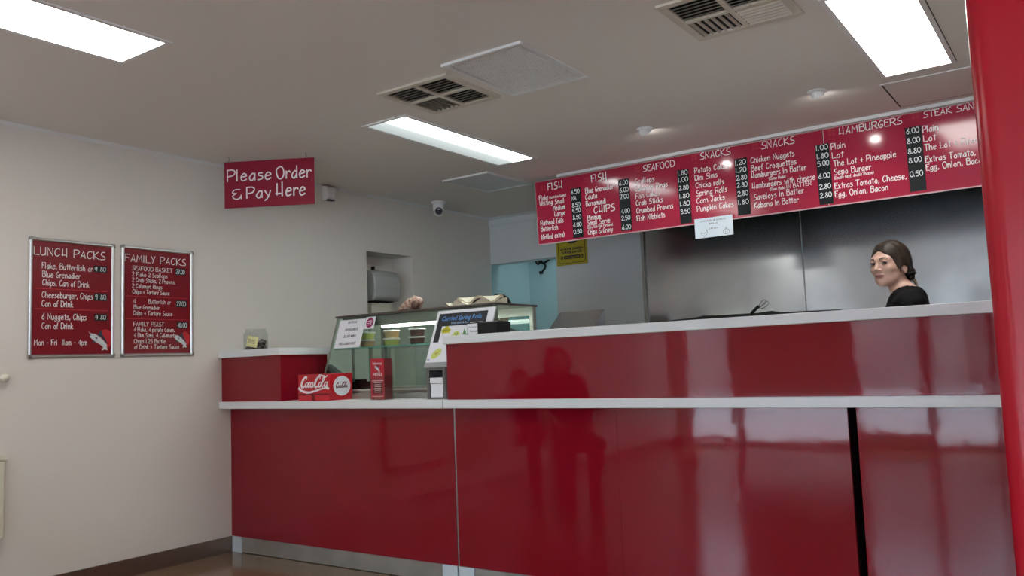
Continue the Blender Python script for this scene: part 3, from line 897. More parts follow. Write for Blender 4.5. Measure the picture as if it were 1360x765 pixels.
STRIP = [(1.571, 1.656, 2.383, 2.019, [(2.344, '6.50'), (2.298, 'NA'), (2.246, '8.50'), (2.206, '9.50'), (2.156, '8.50'), (2.101, '6.00'), (2.050, '0.50')]),
         (1.965, 2.048, 2.387, 2.022, [(2.347, '6.00'), (2.297, '6.00'), (2.250, '7.00'), (2.148, '4.00'), (2.099, '2.50'), (2.034, '6.00')]),
         (2.410, 2.492, 2.382, 2.018, [(2.346, '1.80'), (2.300, '1.00'), (2.244, '2.80'), (2.190, '1.80'), (2.138, '1.80'), (2.085, '3.50')]),
         (2.810, 2.893, 2.390, 2.022, [(2.349, '1.20'), (2.300, '1.20'), (2.250, '2.80'), (2.203, '2.80'), (2.148, '2.80'), (2.092, '1.80')]),
         (3.322, 3.404, 2.390, 2.019, [(2.355, '1.00'), (2.303, '1.80'), (2.256, '5.00'), (2.180, '6.00'), (2.114, '2.80'), (2.061, '2.80')]),
         (3.831, 3.918, 2.397, 2.024, [(2.362, '6.00'), (2.305, '8.00'), (2.244, '8.80'), (2.191, '8.00'), (2.110, '0.50')])]


def menu_board(label, x0, x1, rows, strips):
    t = thing('menu_board', label, 'menu board', ((x0 + x1) / 2, YM, 2.007))
    build('board', MB().box(x0, x1, YM, YM + 0.012, 2.007, 2.479), M['menu_red'], t)
    build('edge_strip', MB().box(x0, x1, YM - 0.004, YM + 0.014, 2.002, 2.008).box(x0, x0 + 0.004, YM - 0.002, YM, 2.008, 2.479).box(x0, x1, YM - 0.002, YM, 2.476, 2.480), mat('pink_edge', (0.62, 0.42, 0.42), 0.4), t)
    f2, f3 = (lambda x, z: (x, YM - 0.0005, z)), (lambda x, z: (x, YM - 0.0010, z))
    b, g = MB(), MB()
    for (x, z, w_, h_, tx) in rows:
        write(b, tx, x, z, w_, h_, f3, 0.125 if h_ > 0.03 else 0.14)
        if tx.isupper() and h_ > 0.03:
            for i in (0, 1):
                for j in (0, 1):
                    rect(g, x - 0.062 + i * 0.022, x - 0.046 + i * 0.022, z + 0.004 + j * 0.022, z + 0.020 + j * 0.022, f2)
    build('lettering', b, M['letter'], t)
    build('square_motif', g, M['menu_red2'], t)
    for (xa, xb, za, zb_, pr) in strips:
        s_ = build('price_strip', MB().box(xa, xb, YM - 0.004, YM, zb_, za), M['board'], t)
        b = MB()
        for z, tx in pr:
            write(b, tx, xa + 0.008, z, (0.066 if len(tx) > 2 else 0.038), 0.029, lambda x, z_: (x, YM - 0.0046, z_), 0.135)
        build('lettering', b, M['chalk'], s_)
    t.rotation_euler.x = 0.036           # the board leans a little forward
    return t


menu_board('long red overhead menu board headed Fish, Seafood and Snacks', 1.263, 3.369, LEFT, STRIP[:5])
menu_board('red overhead menu board headed Hamburgers and Steak Sandwiches', 3.373, 4.75, RIGHT, STRIP[5:])
# laminated card hung over the board's lower edge
t = thing('menu_card', 'white laminated card on the lower edge of the snacks menu', 'card', (2.645, YM - 0.02, 1.90))
f3 = lambda x, z: (x, YM - 0.0186 - 0.0, z)
build('sheet', MB().box(2.515, 2.775, YM - 0.018, YM - 0.014, 1.902, 2.033), mat('laminated_card', (0.66, 0.76, 0.82), 0.2), t)
b = MB()
printed(b, 'CHICKEN & GARLIC', 2.553, 2.008, 0.178, 0.011, f3, 0.006)
printed(b, 'BALLS', 2.615, 1.987, 0.058, 0.011, f3, 0.006)
printed(b, '2.80 each', 2.612, 1.955, 0.062, 0.010, f3, 0.004)
build('lettering', b, M['ink'], t)
b = MB()
ch = [(2.556, 1.932), (2.562, 1.922), (2.576, 1.914), (2.592, 1.920), (2.600, 1.934), (2.598, 1.948), (2.590, 1.938), (2.576, 1.930), (2.562, 1.938), (2.556, 1.932)]
ribbon(b, smooth_pts(ch), 0.0018, f3)
ribbon(b, [(2.577, 1.914), (2.577, 1.906)], 0.0018, f3)
disc(b, 2.596, 1.952, 0.004, 0.003, f3)
ga = [(2.728, 1.956), (2.722, 1.945), (2.709, 1.934), (2.708, 1.920), (2.720, 1.912), (2.738, 1.912), (2.750, 1.920), (2.749, 1.934), (2.736, 1.945), (2.730, 1.956)]
ribbon(b, smooth_pts(ga), 0.0022, f3)
ribbon(b, smooth_pts([(2.728, 1.946), (2.722, 1.930), (2.726, 1.914)]), 0.0016, f3)
ribbon(b, smooth_pts([(2.730, 1.946), (2.737, 1.930), (2.733, 1.914)]), 0.0016, f3)
build('drawing', b, M['ink'], t)

# exhaust hood that carries the boards
t = thing('exhaust_hood', 'dark steel exhaust hood behind the overhead menu boards', 'hood', (3.2, 2.3, 2.2))
b = MB().box(1.60, 1.62, YM + 0.04, YB - 0.012, 2.23, CEIL).box(1.62, 4.95, YM + 0.04, YM + 0.06, 2.10, CEIL).box(4.93, 4.95, YM + 0.06, YB - 0.012, 2.23, CEIL)
build('shell', b, mat('hood_steel', (0.03, 0.03, 0.03), 0.6, metal=0.3), t)  # near-black so the top of the splashback mirrors a dark hood
b = MB()
for k in range(7):
    xa = 1.65 + k * 0.47
    b.prism([(2.25, 2.40), (2.85, 2.26), (2.85, 2.28), (2.25, 2.42)], lambda p, q, tt: (tt, p, q), xa, xa + 0.44)
build('filter', b, mat('dark_filter', (0.02, 0.018, 0.016), 0.6, metal=0.3), t)  # blackened like the shell to keep the hood's inside dark

# ------------------------------------------------------------------ kitchen behind the counter
for (xa, xb, lb) in ((1.606, 2.886, 'left stainless splashback sheet behind the tongs'), (2.892, 4.95, 'right stainless splashback sheet behind the woman')):
    t = thing('splashback_sheet', lb, 'splashback', ((xa + xb) / 2, YB - 0.006, 0.9))
    build('sheet', MB().box(xa, xb, YB - 0.008, YB - 0.001, 0.9, 2.45), M['steel'], t)
    build('edge', MB().box(xa, xa + 0.004, YB - 0.011, YB - 0.008, 0.9, 2.45), M['steel2'], t)
single('corner_post', MB().box(1.572, 1.582, YB - 0.02, YB, 0, CEIL).box(1.586, 1.604, YB - 0.03, YB, 0, CEIL), M['frame'], 'thin grey steel post at the left edge of the splashback', 'post', (1.588, YB, 0))
# cooking range against the splashback
t = thing('cooking_range', 'dark-rimmed cooking range showing only its rear guard below the splashback', 'stove', (2.45, 2.55, 0))
build('body', MB().box(1.75, 3.2, 2.12, 2.86, 0.08, 0.90), M['steel2'], t, bevel=0.006)
for lx in (1.8, 3.15):
    for ly in (2.17, 2.81):
        build('leg', MB().lathe([(0.02, 0.0), (0.02, 0.08)], (lx, ly, 0)), M['black'], t)
build('hotplate', MB().box(1.77, 3.18, 2.14, 2.80, 0.90, 0.93), M['black'], t, bevel=0.004)
pts = [(1.78, 1.405), (1.84, 1.425), (2.05, 1.432), (2.12, 1.444), (2.20, 1.440), (2.55, 1.437), (2.66, 1.446), (2.72, 1.430), (3.15, 1.424), (3.2, 1.40)]
build('rear_guard', MB().prism([(1.78, 0.90), (3.2, 0.90)] + [(p, q - 0.03) for p, q in pts[::-1]], lambda p, q, tt: (p, tt, q), 2.83, 2.86), M['steel2'], t)
build('guard_rim', MB().prism([(p, q - 0.035) for p, q in pts] + pts[::-1], lambda p, q, tt: (p, tt, q), 2.822, 2.862), M['black'], t)
for k in range(5):
    build('knob', MB().lathe([(0.001, -0.03), (0.022, -0.03), (0.024, 0.0)], (1.95 + k * 0.27, 2.12, 0.82), axis='y'), M['black'], t)
# tongs lean out of a tall pot
t = thing('stock_pot', 'steel pot hidden behind the bar that the tongs stand in', 'pot', (2.66, 2.42, 0.93))
build('pot_body', MB().lathe([(0.001, 0.0), (0.15, 0.0), (0.155, 0.01), (0.155, 0.36), (0.160, 0.365), (0.150, 0.365), (0.150, 0.02), (0.001, 0.015)], (2.66, 2.42, 0.93)), M['steel2'], t, smooth='auto')
for s_ in (-1, 1):
    build('handle', MB().tube([(2.66 + s_ * 0.155, 2.37, 1.22), (2.66 + s_ * 0.20, 2.38, 1.22), (2.66 + s_ * 0.20, 2.46, 1.22), (2.66 + s_ * 0.155, 2.47, 1.22)], 0.006), M['steel2'], t)
t = thing('tongs', 'kitchen tongs with black arms and silver loops sticking up above the bar', 'tongs', (2.62, 2.40, 1.2))
for s_, nm in ((-1, 'arm'), (1, 'arm')):
    b = MB().tube([(2.545, 2.38, 0.97), (2.62, 2.39 + s_ * 0.006, 1.33), (2.655, 2.395 + s_ * 0.010, 1.42), (2.705, 2.40 + s_ * 0.012, 1.465)], [0.006, 0.008, 0.009, 0.008])
    build('arm', b, M['black'], t, smooth=True)
b = MB()
for (ox, oz) in ((0.0, 0.0), (0.018, -0.012)):
    lp = [(2.700 + ox * 0.4, 1.458 + oz), (2.725 + ox, 1.492 + oz), (2.748 + ox, 1.505 + oz), (2.757 + ox, 1.492 + oz), (2.742 + ox, 1.472 + oz), (2.712 + ox * 0.5, 1.455 + oz)]
    b.tube([(p, 2.40, q) for p, q in smooth_pts(lp, 3)], 0.0035, 8)
build('loop', b, M['steel2'], t, smooth=True)

# deep fryer with a winged splash guard
t = thing('deep_fryer', 'steel fryer with a sloping winged splash guard rising over the bar', 'fryer', (1.32, 2.05, 0))
fx0, fx1, fy1 = 1.125, 1.532, 2.30
build('body', MB().box(fx0, fx1, 1.62, fy1, 0.1, 0.92), M['steel2'], t, bevel=0.006)
for lx in (fx0 + 0.05, fx1 - 0.05):
    for ly in (1.68, fy1 - 0.05):
        build('leg', MB().lathe([(0.02, 0), (0.02, 0.1)], (lx, ly, 0)), M['black'], t)
build('back_guard', MB().box(fx0, fx1, fy1 - 0.004, fy1, 0.92, 1.519), M['steel2'], t)
for xx in (fx0, fx1 - 0.004):
    build('wing', MB().prism([(fy1 - 0.004, 0.92), (fy1 - 0.004, 1.519), (1.70, 1.06), (1.70, 0.92)], lambda p, q, tt: (tt, p, q), xx, xx + 0.004), M['steel2'], t)
build('oil_tank', MB().box(fx0 + 0.05, fx1 - 0.05, 1.68, fy1 - 0.06, 0.905, 0.925), mat('fryer_oil', (0.10, 0.05, 0.01), 0.08), t)

# yellow camera-surveillance sign beside the doorway
t = thing('surveillance_sign', 'yellow and black camera surveillance sign partly behind the menu board', 'sign', (0.9, YB, 1.975))
f2, f3 = (lambda x, z: (x, YB - 0.0056, z)), (lambda x, z: (x, YB - 0.0062, z))
build('plate', MB().box(0.735, 1.052, YB - 0.005, YB - 0.0005, 1.976, 2.40), M['yellow'], t)
b = MB()
ex = [(0.757 + p * 0.273, 1.994 + q * 0.388) for p, q in [(0.06, 0), (0.94, 0), (1, 0.04), (1, 0.96), (0.94, 1), (0.06, 1), (0, 0.96), (0, 0.04), (0.06, 0)]]
ribbon(b, ex, 0.005, f2)
printed(b, '24 HOUR CAMERA', 0.776, 2.108, 0.236, 0.021, f2, 0.05)
printed(b, 'SURVEILLANCE', 0.788, 2.079, 0.208, 0.021, f2, 0.05)
rect(b, 0.812, 0.978, 2.030, 2.060, f2)
for cx in (0.792, 0.998):
    poly(b, [(cx, 2.064), (cx - 0.016, 2.045), (cx, 2.026), (cx + 0.016, 2.045)], f2)
# camera picture
poly(b, [(0.835, 2.205), (0.845, 2.180), (0.880, 2.165), (0.925, 2.165), (0.955, 2.180), (0.975, 2.215), (0.955, 2.225), (0.930, 2.195), (0.880, 2.195), (0.86, 2.212)], f2)
rect(b, 0.84, 0.96, 2.24, 2.30, f2)
build('print', b, M['ink'], t)
b = MB()
printed(b, 'SMILE ON FILM', 0.825, 2.037, 0.14, 0.014, f3, 0.01)
for cx in (0.792, 0.998):
    poly(b, [(cx - 0.006, 2.045), (cx, 2.038), (cx + 0.006, 2.045), (cx, 2.052)], f3)
build('reverse_print', b, M['yellow'], t)

# cables in the back room
b = MB()
c1 = [(0.05, 2.20), (0.17, 2.118), (0.20, 2.09), (0.235, 2.06), (0.28, 2.06), (0.33, 2.085), (0.36, 2.12), (0.42, 2.118), (0.62, 2.135)]
b.tube([(p - 0.07, YBB - 0.012, q + 0.055) for p, q in smooth_pts(c1, 4)], 0.011, 8)
c2 = [(0.17, 2.118), (0.19, 2.06), (0.215, 2.05), (0.232, 2.085), (0.26, 2.055), (0.29, 2.03), (0.285, 2.00), (0.262, 1.98), (0.25, 1.965)]
b.tube([(p - 0.07, YBB - 0.024, q + 0.055) for p, q in smooth_pts(c2, 4)], 0.010, 8)
c3 = [(0.36, 2.10), (0.45, 2.085), (0.62, 2.075)]
b.tube([(p - 0.07, YBB - 0.018, q + 0.055) for p, q in c3], 0.011, 8)
t = thing('cable_bundle', 'tangled black cables on the pale blue wall above the doorway', 'cable', (0.2, YBB, 2.0))
build('cable', b, M['black'], t, smooth=True)
build('plug', MB().box(0.158, 0.185, YBB - 0.05, YBB - 0.012, 2.000, 2.028), M['black'], t, bevel=0.004)
build('connector', MB().box(0.142, 0.160, YBB - 0.046, YBB - 0.022, 2.002, 2.016), M['white'], t, bevel=0.002)

# ------------------------------------------------------------------ display case
CX0, CX1, CYF, CYB, CZ = 0.688, 1.925, 0.300, 0.72, 1.455
CB = 1.012


def yg(z):               # the sloping front glass
    return CYF - 0.345 * (CZ - z)


t = thing('display_case', 'countertop glass food display case with sloping front and lit shelf', 'display case', (1.3, 0.45, 0.953))
b = MB().box(CX0, CX1, yg(0.96) - 0.012, CYB, 0.953, 0.985).box(CX0 + 0.01, CX1 - 0.01, yg(0.99) + 0.012, CYB - 0.01, 0.985, CB - 0.012)
build('base', b, M['frame'], t, bevel=0.002)
build('sill', MB().box(CX0, CX1, yg(CB) - 0.012, yg(CB) + 0.022, CB - 0.012, CB - 0.003), mat('sill_trim', (0.62, 0.60, 0.52), 0.3, metal=0.6), t)
build('top', MB().box(CX0 - 0.008, CX1 + 0.008, CYF - 0.012, CYB + 0.008, CZ, CZ + 0.012), mat('case_top', (0.13, 0.11, 0.10), 0.3, metal=0.5), t, bevel=0.002)
build('header', MB().box(CX0 + 0.02, CX1 - 0.02, CYF + 0.028, CYF + 0.055, CZ - 0.062, CZ), M['frame'], t)
fg = MB().prism([(yg(CB) + 0.006, CB - 0.003), (yg(CZ) + 0.006, CZ), (yg(CZ), CZ), (yg(CB), CB - 0.003)], lambda p, q, tt: (tt, p, q), CX0, CX1)
build('front_glass', fg, M['glass'], t)
for nm, xx in (('side_glass', CX0), ('side_glass', CX1 - 0.006)):
    sg_ = MB().prism([(yg(CB) + 0.008, CB - 0.003), (CYB - 0.03, CB - 0.003), (CYB - 0.03, CZ), (yg(CZ) + 0.008, CZ)], lambda p, q, tt: (tt, p, q), xx, xx + 0.006)
    build(nm, sg_, M['glass'], t)
    eg = MB().prism([(yg(CB) - 0.002, CB - 0.003), (yg(CB) + 0.008, CB - 0.003), (yg(CZ) + 0.008, CZ), (yg(CZ) - 0.002, CZ)], lambda p, q, tt: (tt, p, q), xx, xx + 0.007)
    build('edge_trim', eg, M['frame'], t)
for xx in (CX0, CX1 - 0.028):
    build('rear_post', MB().box(xx, xx + 0.028, CYB - 0.03, CYB, CB - 0.012, CZ), M['frame'], t)
build('front_post', MB().box(CX1 - 0.03, CX1 - 0.006, CYF + 0.008, CYF + 0.04, CB, CZ), M['frame'], t)
for k in range(2):
    build('sliding_door', MB().box(CX0 + 0.03 + k * 0.59, CX0 + 0.63 + k * 0.57, CYB - 0.022 + k * 0.010, CYB - 0.016 + k * 0.010, CB, CZ - 0.02), M['glass'], t)
build('door_rail', MB().box(CX0 + 0.028, CX1 - 0.028, CYB - 0.028, CYB, CZ - 0.05, CZ).box(CX0 + 0.61, CX0 + 0.64, CYB - 0.03, CYB - 0.004, CB, CZ - 0.05), M['frame'], t)
SZ = 1.262
build('shelf', MB().box(CX0 + 0.012, CX1 - 0.012, 0.262, 0.62, SZ - 0.008, SZ), [M['glass']], t)
build('shelf_edge', MB().box(CX0 + 0.012, CX1 - 0.012, 0.2585, 0.2625, SZ - 0.008, SZ), M['glass_edge'], t)
for xx in (0.775, 1.085, 1.70):
    build('shelf_bracket', MB().box(xx, xx + 0.012, 0.33, 0.345, CB, SZ - 0.008), M['frame'], t)
tb = build('lamp_holder', MB().box(0.96, CX1 - 0.07, 0.395, 0.435, 1.405, 1.44), M['white'], t)
build('lamp_tube', MB().tube([(0.985, 0.40, 1.392), (CX1 - 0.10, 0.40, 1.392)], 0.013, 12), M['tube'], tb, smooth='auto')
build('cap', MB().box(CX1 - 0.115, CX1 - 0.065, 0.375, 0.425, 1.372, 1.412), M['frame'], tb, bevel=0.008)
# black food trays and a pair of dark scoops on the case floor
for (xa, xb, lb) in ((0.738, 0.778, 'narrow black tray on the case floor, just right of the red drink box'), (0.795, 0.880, 'wide black tray on the case floor, left of the leaflet stand')):
    t = thing('food_tray', lb, 'tray', ((xa + xb) / 2, 0.4, CB - 0.012))
    b = MB()
    yy0, yy1, h_ = 0.30, 0.46, 0.062 if xa < 0.79 else 0.048
    o_, i_ = [(xa, yy0), (xb, yy0), (xb, yy1), (xa, yy1)], [(xa + 0.006, yy0 + 0.006), (xb - 0.006, yy0 + 0.006), (xb - 0.006, yy1 - 0.006), (xa + 0.006, yy1 - 0.006)]
    z0 = CB - 0.012
    v = [(x, y, z0) for x, y in o_] + [(x, y, z0 + h_) for x, y in o_] + [(x, y, z0 + h_) for x, y in i_] + [(x, y, z0 + 0.006) for x, y in i_]
    f = [(3, 2, 1, 0), (12, 13, 14, 15)]
    for s0 in (0, 4, 8):
        f += [(s0 + k, s0 + (k + 1) % 4, s0 + 4 + (k + 1) % 4, s0 + 4 + k) for k in range(4)]
    b.add(v, f)
    build('tray', b, M['black'], t)
    build('rim', MB().box(xa - 0.006, xb + 0.006, yy0 - 0.006, yy0, z0 + h_ - 0.006, z0 + h_), M['black'], t)


# tubs of sauce on the shelf
def tub(label, x, y, z, c):
    t = thing('sauce_tub', label, 'tub', (x, y, z), group='tubs on the display shelf')
    build('cup', MB().lathe([(0.001, 0.0), (0.040, 0.0), (0.047, 0.040), (0.001, 0.040)], (x, y, z)), CUP[c], t, smooth='auto')
    build('lid', MB().lathe([(0.001, 0.040), (0.052, 0.040), (0.053, 0.046), (0.047, 0.049), (0.001, 0.0485)], (x, y, z)), M['lid'], t, smooth='auto')


for x, c0, c1, where in ((0.862, 'tan', 'green', 'half behind the white notice'), (1.070, 'green', 'tan', 'in the middle of the shelf'), (1.279, 'brown', 'brown', 'nearest the spring roll poster')):
    tub('white-lidded %s tub, lower one of the pair %s' % (c0, where), x, 0.385, SZ, c0)
    tub('white-lidded %s tub, upper one of the pair %s' % (c1, where), x + 0.002, 0.385, SZ + 0.049, c1)

# sheets stuck on the sloping glass


def on_glass(off):
    return lambda x, z: (x, yg(z) - off, z)


def sheet_box(b, x0, x1, z0, z1, th=0.002, skew=0.0, mi=0, off=0.0005):
    b.add([(x0, yg(z0) - off, z0), (x1, yg(z0) - off, z0), (x1 + skew, yg(z1) - off, z1), (x0 + skew, yg(z1) - off, z1),
           (x0, yg(z0) - off - th, z0), (x1, yg(z0) - off - th, z0), (x1 + skew, yg(z1) - off - th, z1), (x0 + skew, yg(z1) - off - th, z1)],
          [(3, 2, 1, 0), (4, 5, 6, 7), (0, 1, 5, 4), (1, 2, 6, 5), (2, 3, 7, 6), (3, 0, 4, 7)], mi)


t = thing('payment_notice', 'white printed notice about card payment taped to the left of the case glass', 'notice', (0.84, yg(1.262), 1.262))
b = MB()
sheet_box(b, 0.722, 0.944, 1.262, 1.438)
build('sheet', b, M['paper'], t)
b = MB()
f3 = on_glass(0.0032)
printed(b, 'EFTPOS', 0.800, 1.414, 0.076, 0.015, f3, 0.025)
printed(b, 'AVAILABLE', 0.785, 1.370, 0.112, 0.016, f3, 0.025)
printed(b, '$5.00 MIN', 0.788, 1.327, 0.104, 0.016, f3, 0.025)
printed(b, 'NO CASH OUT', 0.762, 1.281, 0.145, 0.016, f3, 0.025)
build('lettering', b, M['ink'], t)
t = thing('round_logo_sticker', 'white sticker with a magenta circle beside the payment notice', 'sticker', (1.0, yg(1.375), 1.375))
b = MB()
sheet_box(b, 0.948, 1.030, 1.372, 1.446)
build('sheet', b, M['paper'], t)
b = MB()
disc(b, 0.990, 1.410, 0.031, 0.031, on_glass(0.0032))
build('logo', b, M['magenta'], t)
b = MB()
f3 = on_glass(0.0038)
ribbon(b, smooth_pts([(0.985, 1.424), (0.994, 1.418), (0.999, 1.404), (1.006, 1.396)]), 0.004, f3)
ribbon(b, smooth_pts([(0.996, 1.424), (1.004, 1.420), (1.008, 1.408)]), 0.003, f3)
rect(b, 0.970, 0.990, 1.418, 1.421, f3)
rect(b, 0.970, 0.992, 1.404, 1.407, f3)
rect(b, 0.974, 0.988, 1.394, 1.397, f3)
build('print', b, M['paper'], t)

# spring roll poster leaning on the glass
t = thing('spring_roll_poster', 'white, black and lime poster for curried spring rolls on the case glass', 'poster', (1.73, yg(1.149), 1.149))
PX0, PX1, PZ0, PZ1 = 1.502, 1.925, 1.149, 1.442
b = MB()
sheet_box(b, PX0 + 0.012, PX1, PZ0, PZ1, th=0.010, skew=0.022)
build('sheet', b, M['paper'], t)
b = MB()
sheet_box(b, PX0 + 0.004, PX1 - 0.004, PZ0 - 0.028, PZ0 - 0.001, th=0.006, skew=0.004, off=0.004)
build('lower_lip', b, mat('lip_shade_grey', (0.33, 0.34, 0.33), 0.6), t)  # grey put in for the shade along the white sheet's lower edge
f3, f4, f5 = on_glass(0.0111), on_glass(0.0116), on_glass(0.0121)


def pk(x, z):            # poster coordinates sheared like the sheet
    return (x + (z - PZ0) / (PZ1 - PZ0) * 0.022, z)


b = MB()
poly(b, [pk(*p) for p in [(1.532, 1.425), (1.532, 1.262), (1.572, 1.262), (1.572, 1.352), (1.880, 1.352), (1.880, 1.425)]], f3)
build('black_panel', b, M['ink'], t)
b = MB()
printed(b, 'Curried Spring Rolls', 1.578, 1.384, 0.285, 0.026, f4, 0.018, 0.25)
build('heading', b, M['blue_ink'], t)
b = MB()
printed(b, 'With Beef & Rice', 1.650, 1.362, 0.128, 0.012, f4, 0.014, 0.25)
build('subheading', b, mat('pale_blue_ink', (0.30, 0.42, 0.55), 0.5), t)
b = MB()
disc(b, 1.622, 1.327, 0.034, 0.016, f3)
disc(b, 1.625, 1.335, 0.018, 0.018, f3)
poly(b, [(1.592, 1.312), (1.600, 1.306), (1.610, 1.316)], f3)
poly(b, [(1.640, 1.316), (1.650, 1.306), (1.655, 1.313)], f3)
build('logo', b, M['yellow_logo'], t)
b = MB()
printed(b, 'BALI', 1.598, 1.322, 0.05, 0.011, f4, 0.014)
poly(b, [(1.748, 1.300), (1.756, 1.345), (1.762, 1.300)], f3)
poly(b, [(1.755, 1.300), (1.772, 1.322), (1.768, 1.298)], f3)
poly(b, [(1.755, 1.296), (1.795, 1.308), (1.770, 1.292)], f3)
poly(b, [(1.75, 1.296), (1.735, 1.318), (1.744, 1.292)], f3)
ribbon(b, smooth_pts([(1.692, 1.308), (1.700, 1.298), (1.712, 1.304), (1.704, 1.312)]), 0.004, f4)
build('leaf_print', b, M['green'], t)
b = MB()
disc(b, 1.702, 1.300, 0.026, 0.019, f3)
disc(b, 1.680, 1.290, 0.018, 0.012, f3)
e = [(0.040 * math.cos(2 * PI * k / 28), 0.022 * math.sin(2 * PI * k / 28)) for k in range(28)]
ca, sa = math.cos(0.6), math.sin(0.6)
poly(b, [(1.582 + p * ca - q * sa, 1.198 + p * sa + q * ca) for p, q in e], f3)
build('lime_print', b, M['lime'], t)
b = MB()
disc(b, 1.578, 1.199, 0.006, 0.004, f4)
disc(b, 1.590, 1.203, 0.005, 0.003, f4)
build('red_dot', b, mat('orange_ink', (0.55, 0.20, 0.10), 0.5), t)
b = MB()
rect(b, 1.522, 1.540, 1.166, 1.169, f3)
rect(b, 1.524, 1.536, 1.160, 1.163, f3)
build('small_print', b, M['ink'], t)

# shells on top of the case
TZ = CZ + 0.012
t = thing('helmet_shell', 'brown knobbly conch shell on top of the display case', 'shell', (1.20, 0.40, TZ))
nu, nv = 40, 64
v, f = [], []
for i in range(nu + 1):
    a = PI * i / nu
    for k in range(nv):
        p = 2 * PI * k / nv
        r = math.sin(a) ** (0.75 + 0.5 * (a > PI / 2) * (a / PI - 0.5) * 2)
        u = -math.cos(a)                       # along the shell: -1 tip .. 1 mouth
        knob = 1 + 0.24 * max(0, math.sin(4 * PI * (u + 0.15))) * max(0, math.cos(7 * p)) * (r > 0.35)
        X = u * 0.098 + 0.008
        Rr = r * (0.045 + 0.024 * u) * knob
        v.append((1.205 + X, 0.40 + Rr * math.cos(p), TZ + 0.034 + 0.022 * u + max(-0.032 - 0.02 * u, Rr * math.sin(p) * 0.85)))
for i in range(nu):
    f += [(i * nv + k, i * nv + (k + 1) % nv, (i + 1) * nv + (k + 1) % nv, (i + 1) * nv + k) for k in range(nv)]
build('body', MB().add(v, f), M['shell'], t, smooth=True)
build('mouth', MB().ellipsoid((1.283, 0.368, TZ + 0.034), (0.030, 0.022, 0.028)), mat('shell_mouth', (0.11, 0.055, 0.035), 0.5), t, smooth=True)
b = MB()
nu, nv = 16, 96


def clam(px, rx, ry, base, dome, ruff, lobes, ph):
    """one fluted valve: its rim waves up and down in lobes"""
    vv = []
    for i in range(nu + 1):
        r = i / nu
        for k in range(nv):
            p = 2 * PI * k / nv
            wv = math.cos(lobes * p + ph)
            R0 = r * (1 + 0.07 * wv * r ** 2)
            Z = base + dome * (1 - r ** 2.2) + ruff * (0.75 + wv) * r ** 3
            vv.append((px + R0 * math.cos(p) * rx, 0.425 + R0 * math.sin(p) * ry, TZ + max(0.0005, Z)))
    return vv


f1 = []
for i in range(nu):
    f1 += [(i * nv + k, (i + 1) * nv + k, (i + 1) * nv + (k + 1) % nv, i * nv + (k + 1) % nv)[::-1] for k in range(nv)]
rim = [nu * nv + k for k in range(nv)]
for args in ((1.712, 0.205, 0.110, 0.004, 0.014, 0.017, 7, 0.6), (1.735, 0.160, 0.090, 0.020, 0.034, 0.018, 6, 0.9)):
    vv = clam(*args)
    low = [(p[0], p[1], max(TZ, p[2] - 0.014)) for p in vv[nu * nv:]] if args[3] > 0.01 else [(p[0], p[1], TZ) for p in vv[nu * nv:]]
    n_ = len(vv)
    b.add(vv + low, f1 + [(nu * nv + k, n_ + k, n_ + (k + 1) % nv, nu * nv + (k + 1) % nv) for k in range(nv)])
single('clam_shell', b, M['clam'], 'wide cream ruffled clam shell on the right of the case top', 'shell', (1.715, 0.425, TZ), smooth=True)

# ------------------------------------------------------------------ things on the worktop


def script(b, to3, x, y, s, wgt=1.0, mi=0):
    """the swash soft-drink script, s the height of a small letter"""
    def st(p, w):
        p = smooth_pts(p, 5)
        n = len(p) - 1
        ws = [s * wgt * (0.10 + (w - 0.10) * math.sin(PI * i / n) ** 0.8) for i in range(n + 1)]
        ribbon(b, [(x + s * (a + 0.28 * q), y + s * q) for a, q in p], ws, to3, mi)

    def o(cx):
        st([(cx + 0.25, 0.95), (cx - 0.05, 0.75), (cx - 0.12, 0.3), (cx + 0.12, 0.02), (cx + 0.42, 0.3), (cx + 0.48, 0.75), (cx + 0.25, 0.95)], 0.26)

    def C(cx):
        st([(cx + 1.05, 1.45), (cx + 0.95, 1.95), (cx + 0.5, 1.9), (cx + 0.05, 1.2), (cx - 0.05, 0.45), (cx + 0.25, 0.0), (cx + 0.75, 0.15), (cx + 0.95, 0.5)], 0.40)

    def a_(cx):
        o(cx)
        st([(cx + 0.5, 0.95), (cx + 0.46, 0.4), (cx + 0.56, 0.03), (cx + 0.82, 0.3)], 0.24)
    C(0.1)
    o(1.25)
    st([(2.35, 0.75), (2.15, 0.95), (1.85, 0.7), (1.82, 0.25), (2.05, 0.0), (2.4, 0.25)], 0.26)
    a_(2.55)
    st([(3.3, 0.45), (3.6, 0.55)], 0.22)
    C(3.65)
    o(4.75)
    st([(5.30, 0.45), (5.78, 1.35), (5.80, 2.05), (5.55, 2.0), (5.42, 1.2), (5.45, 0.3), (5.65, 0.0), (5.95, 0.35)], 0.26)
    a_(6.25)
    # swash running back from the second C and up from the first
    st([(3.7, 1.5), (4.3, 2.25), (5.2, 2.15), (5.9, 1.85), (6.5, 2.2)], 0.24)


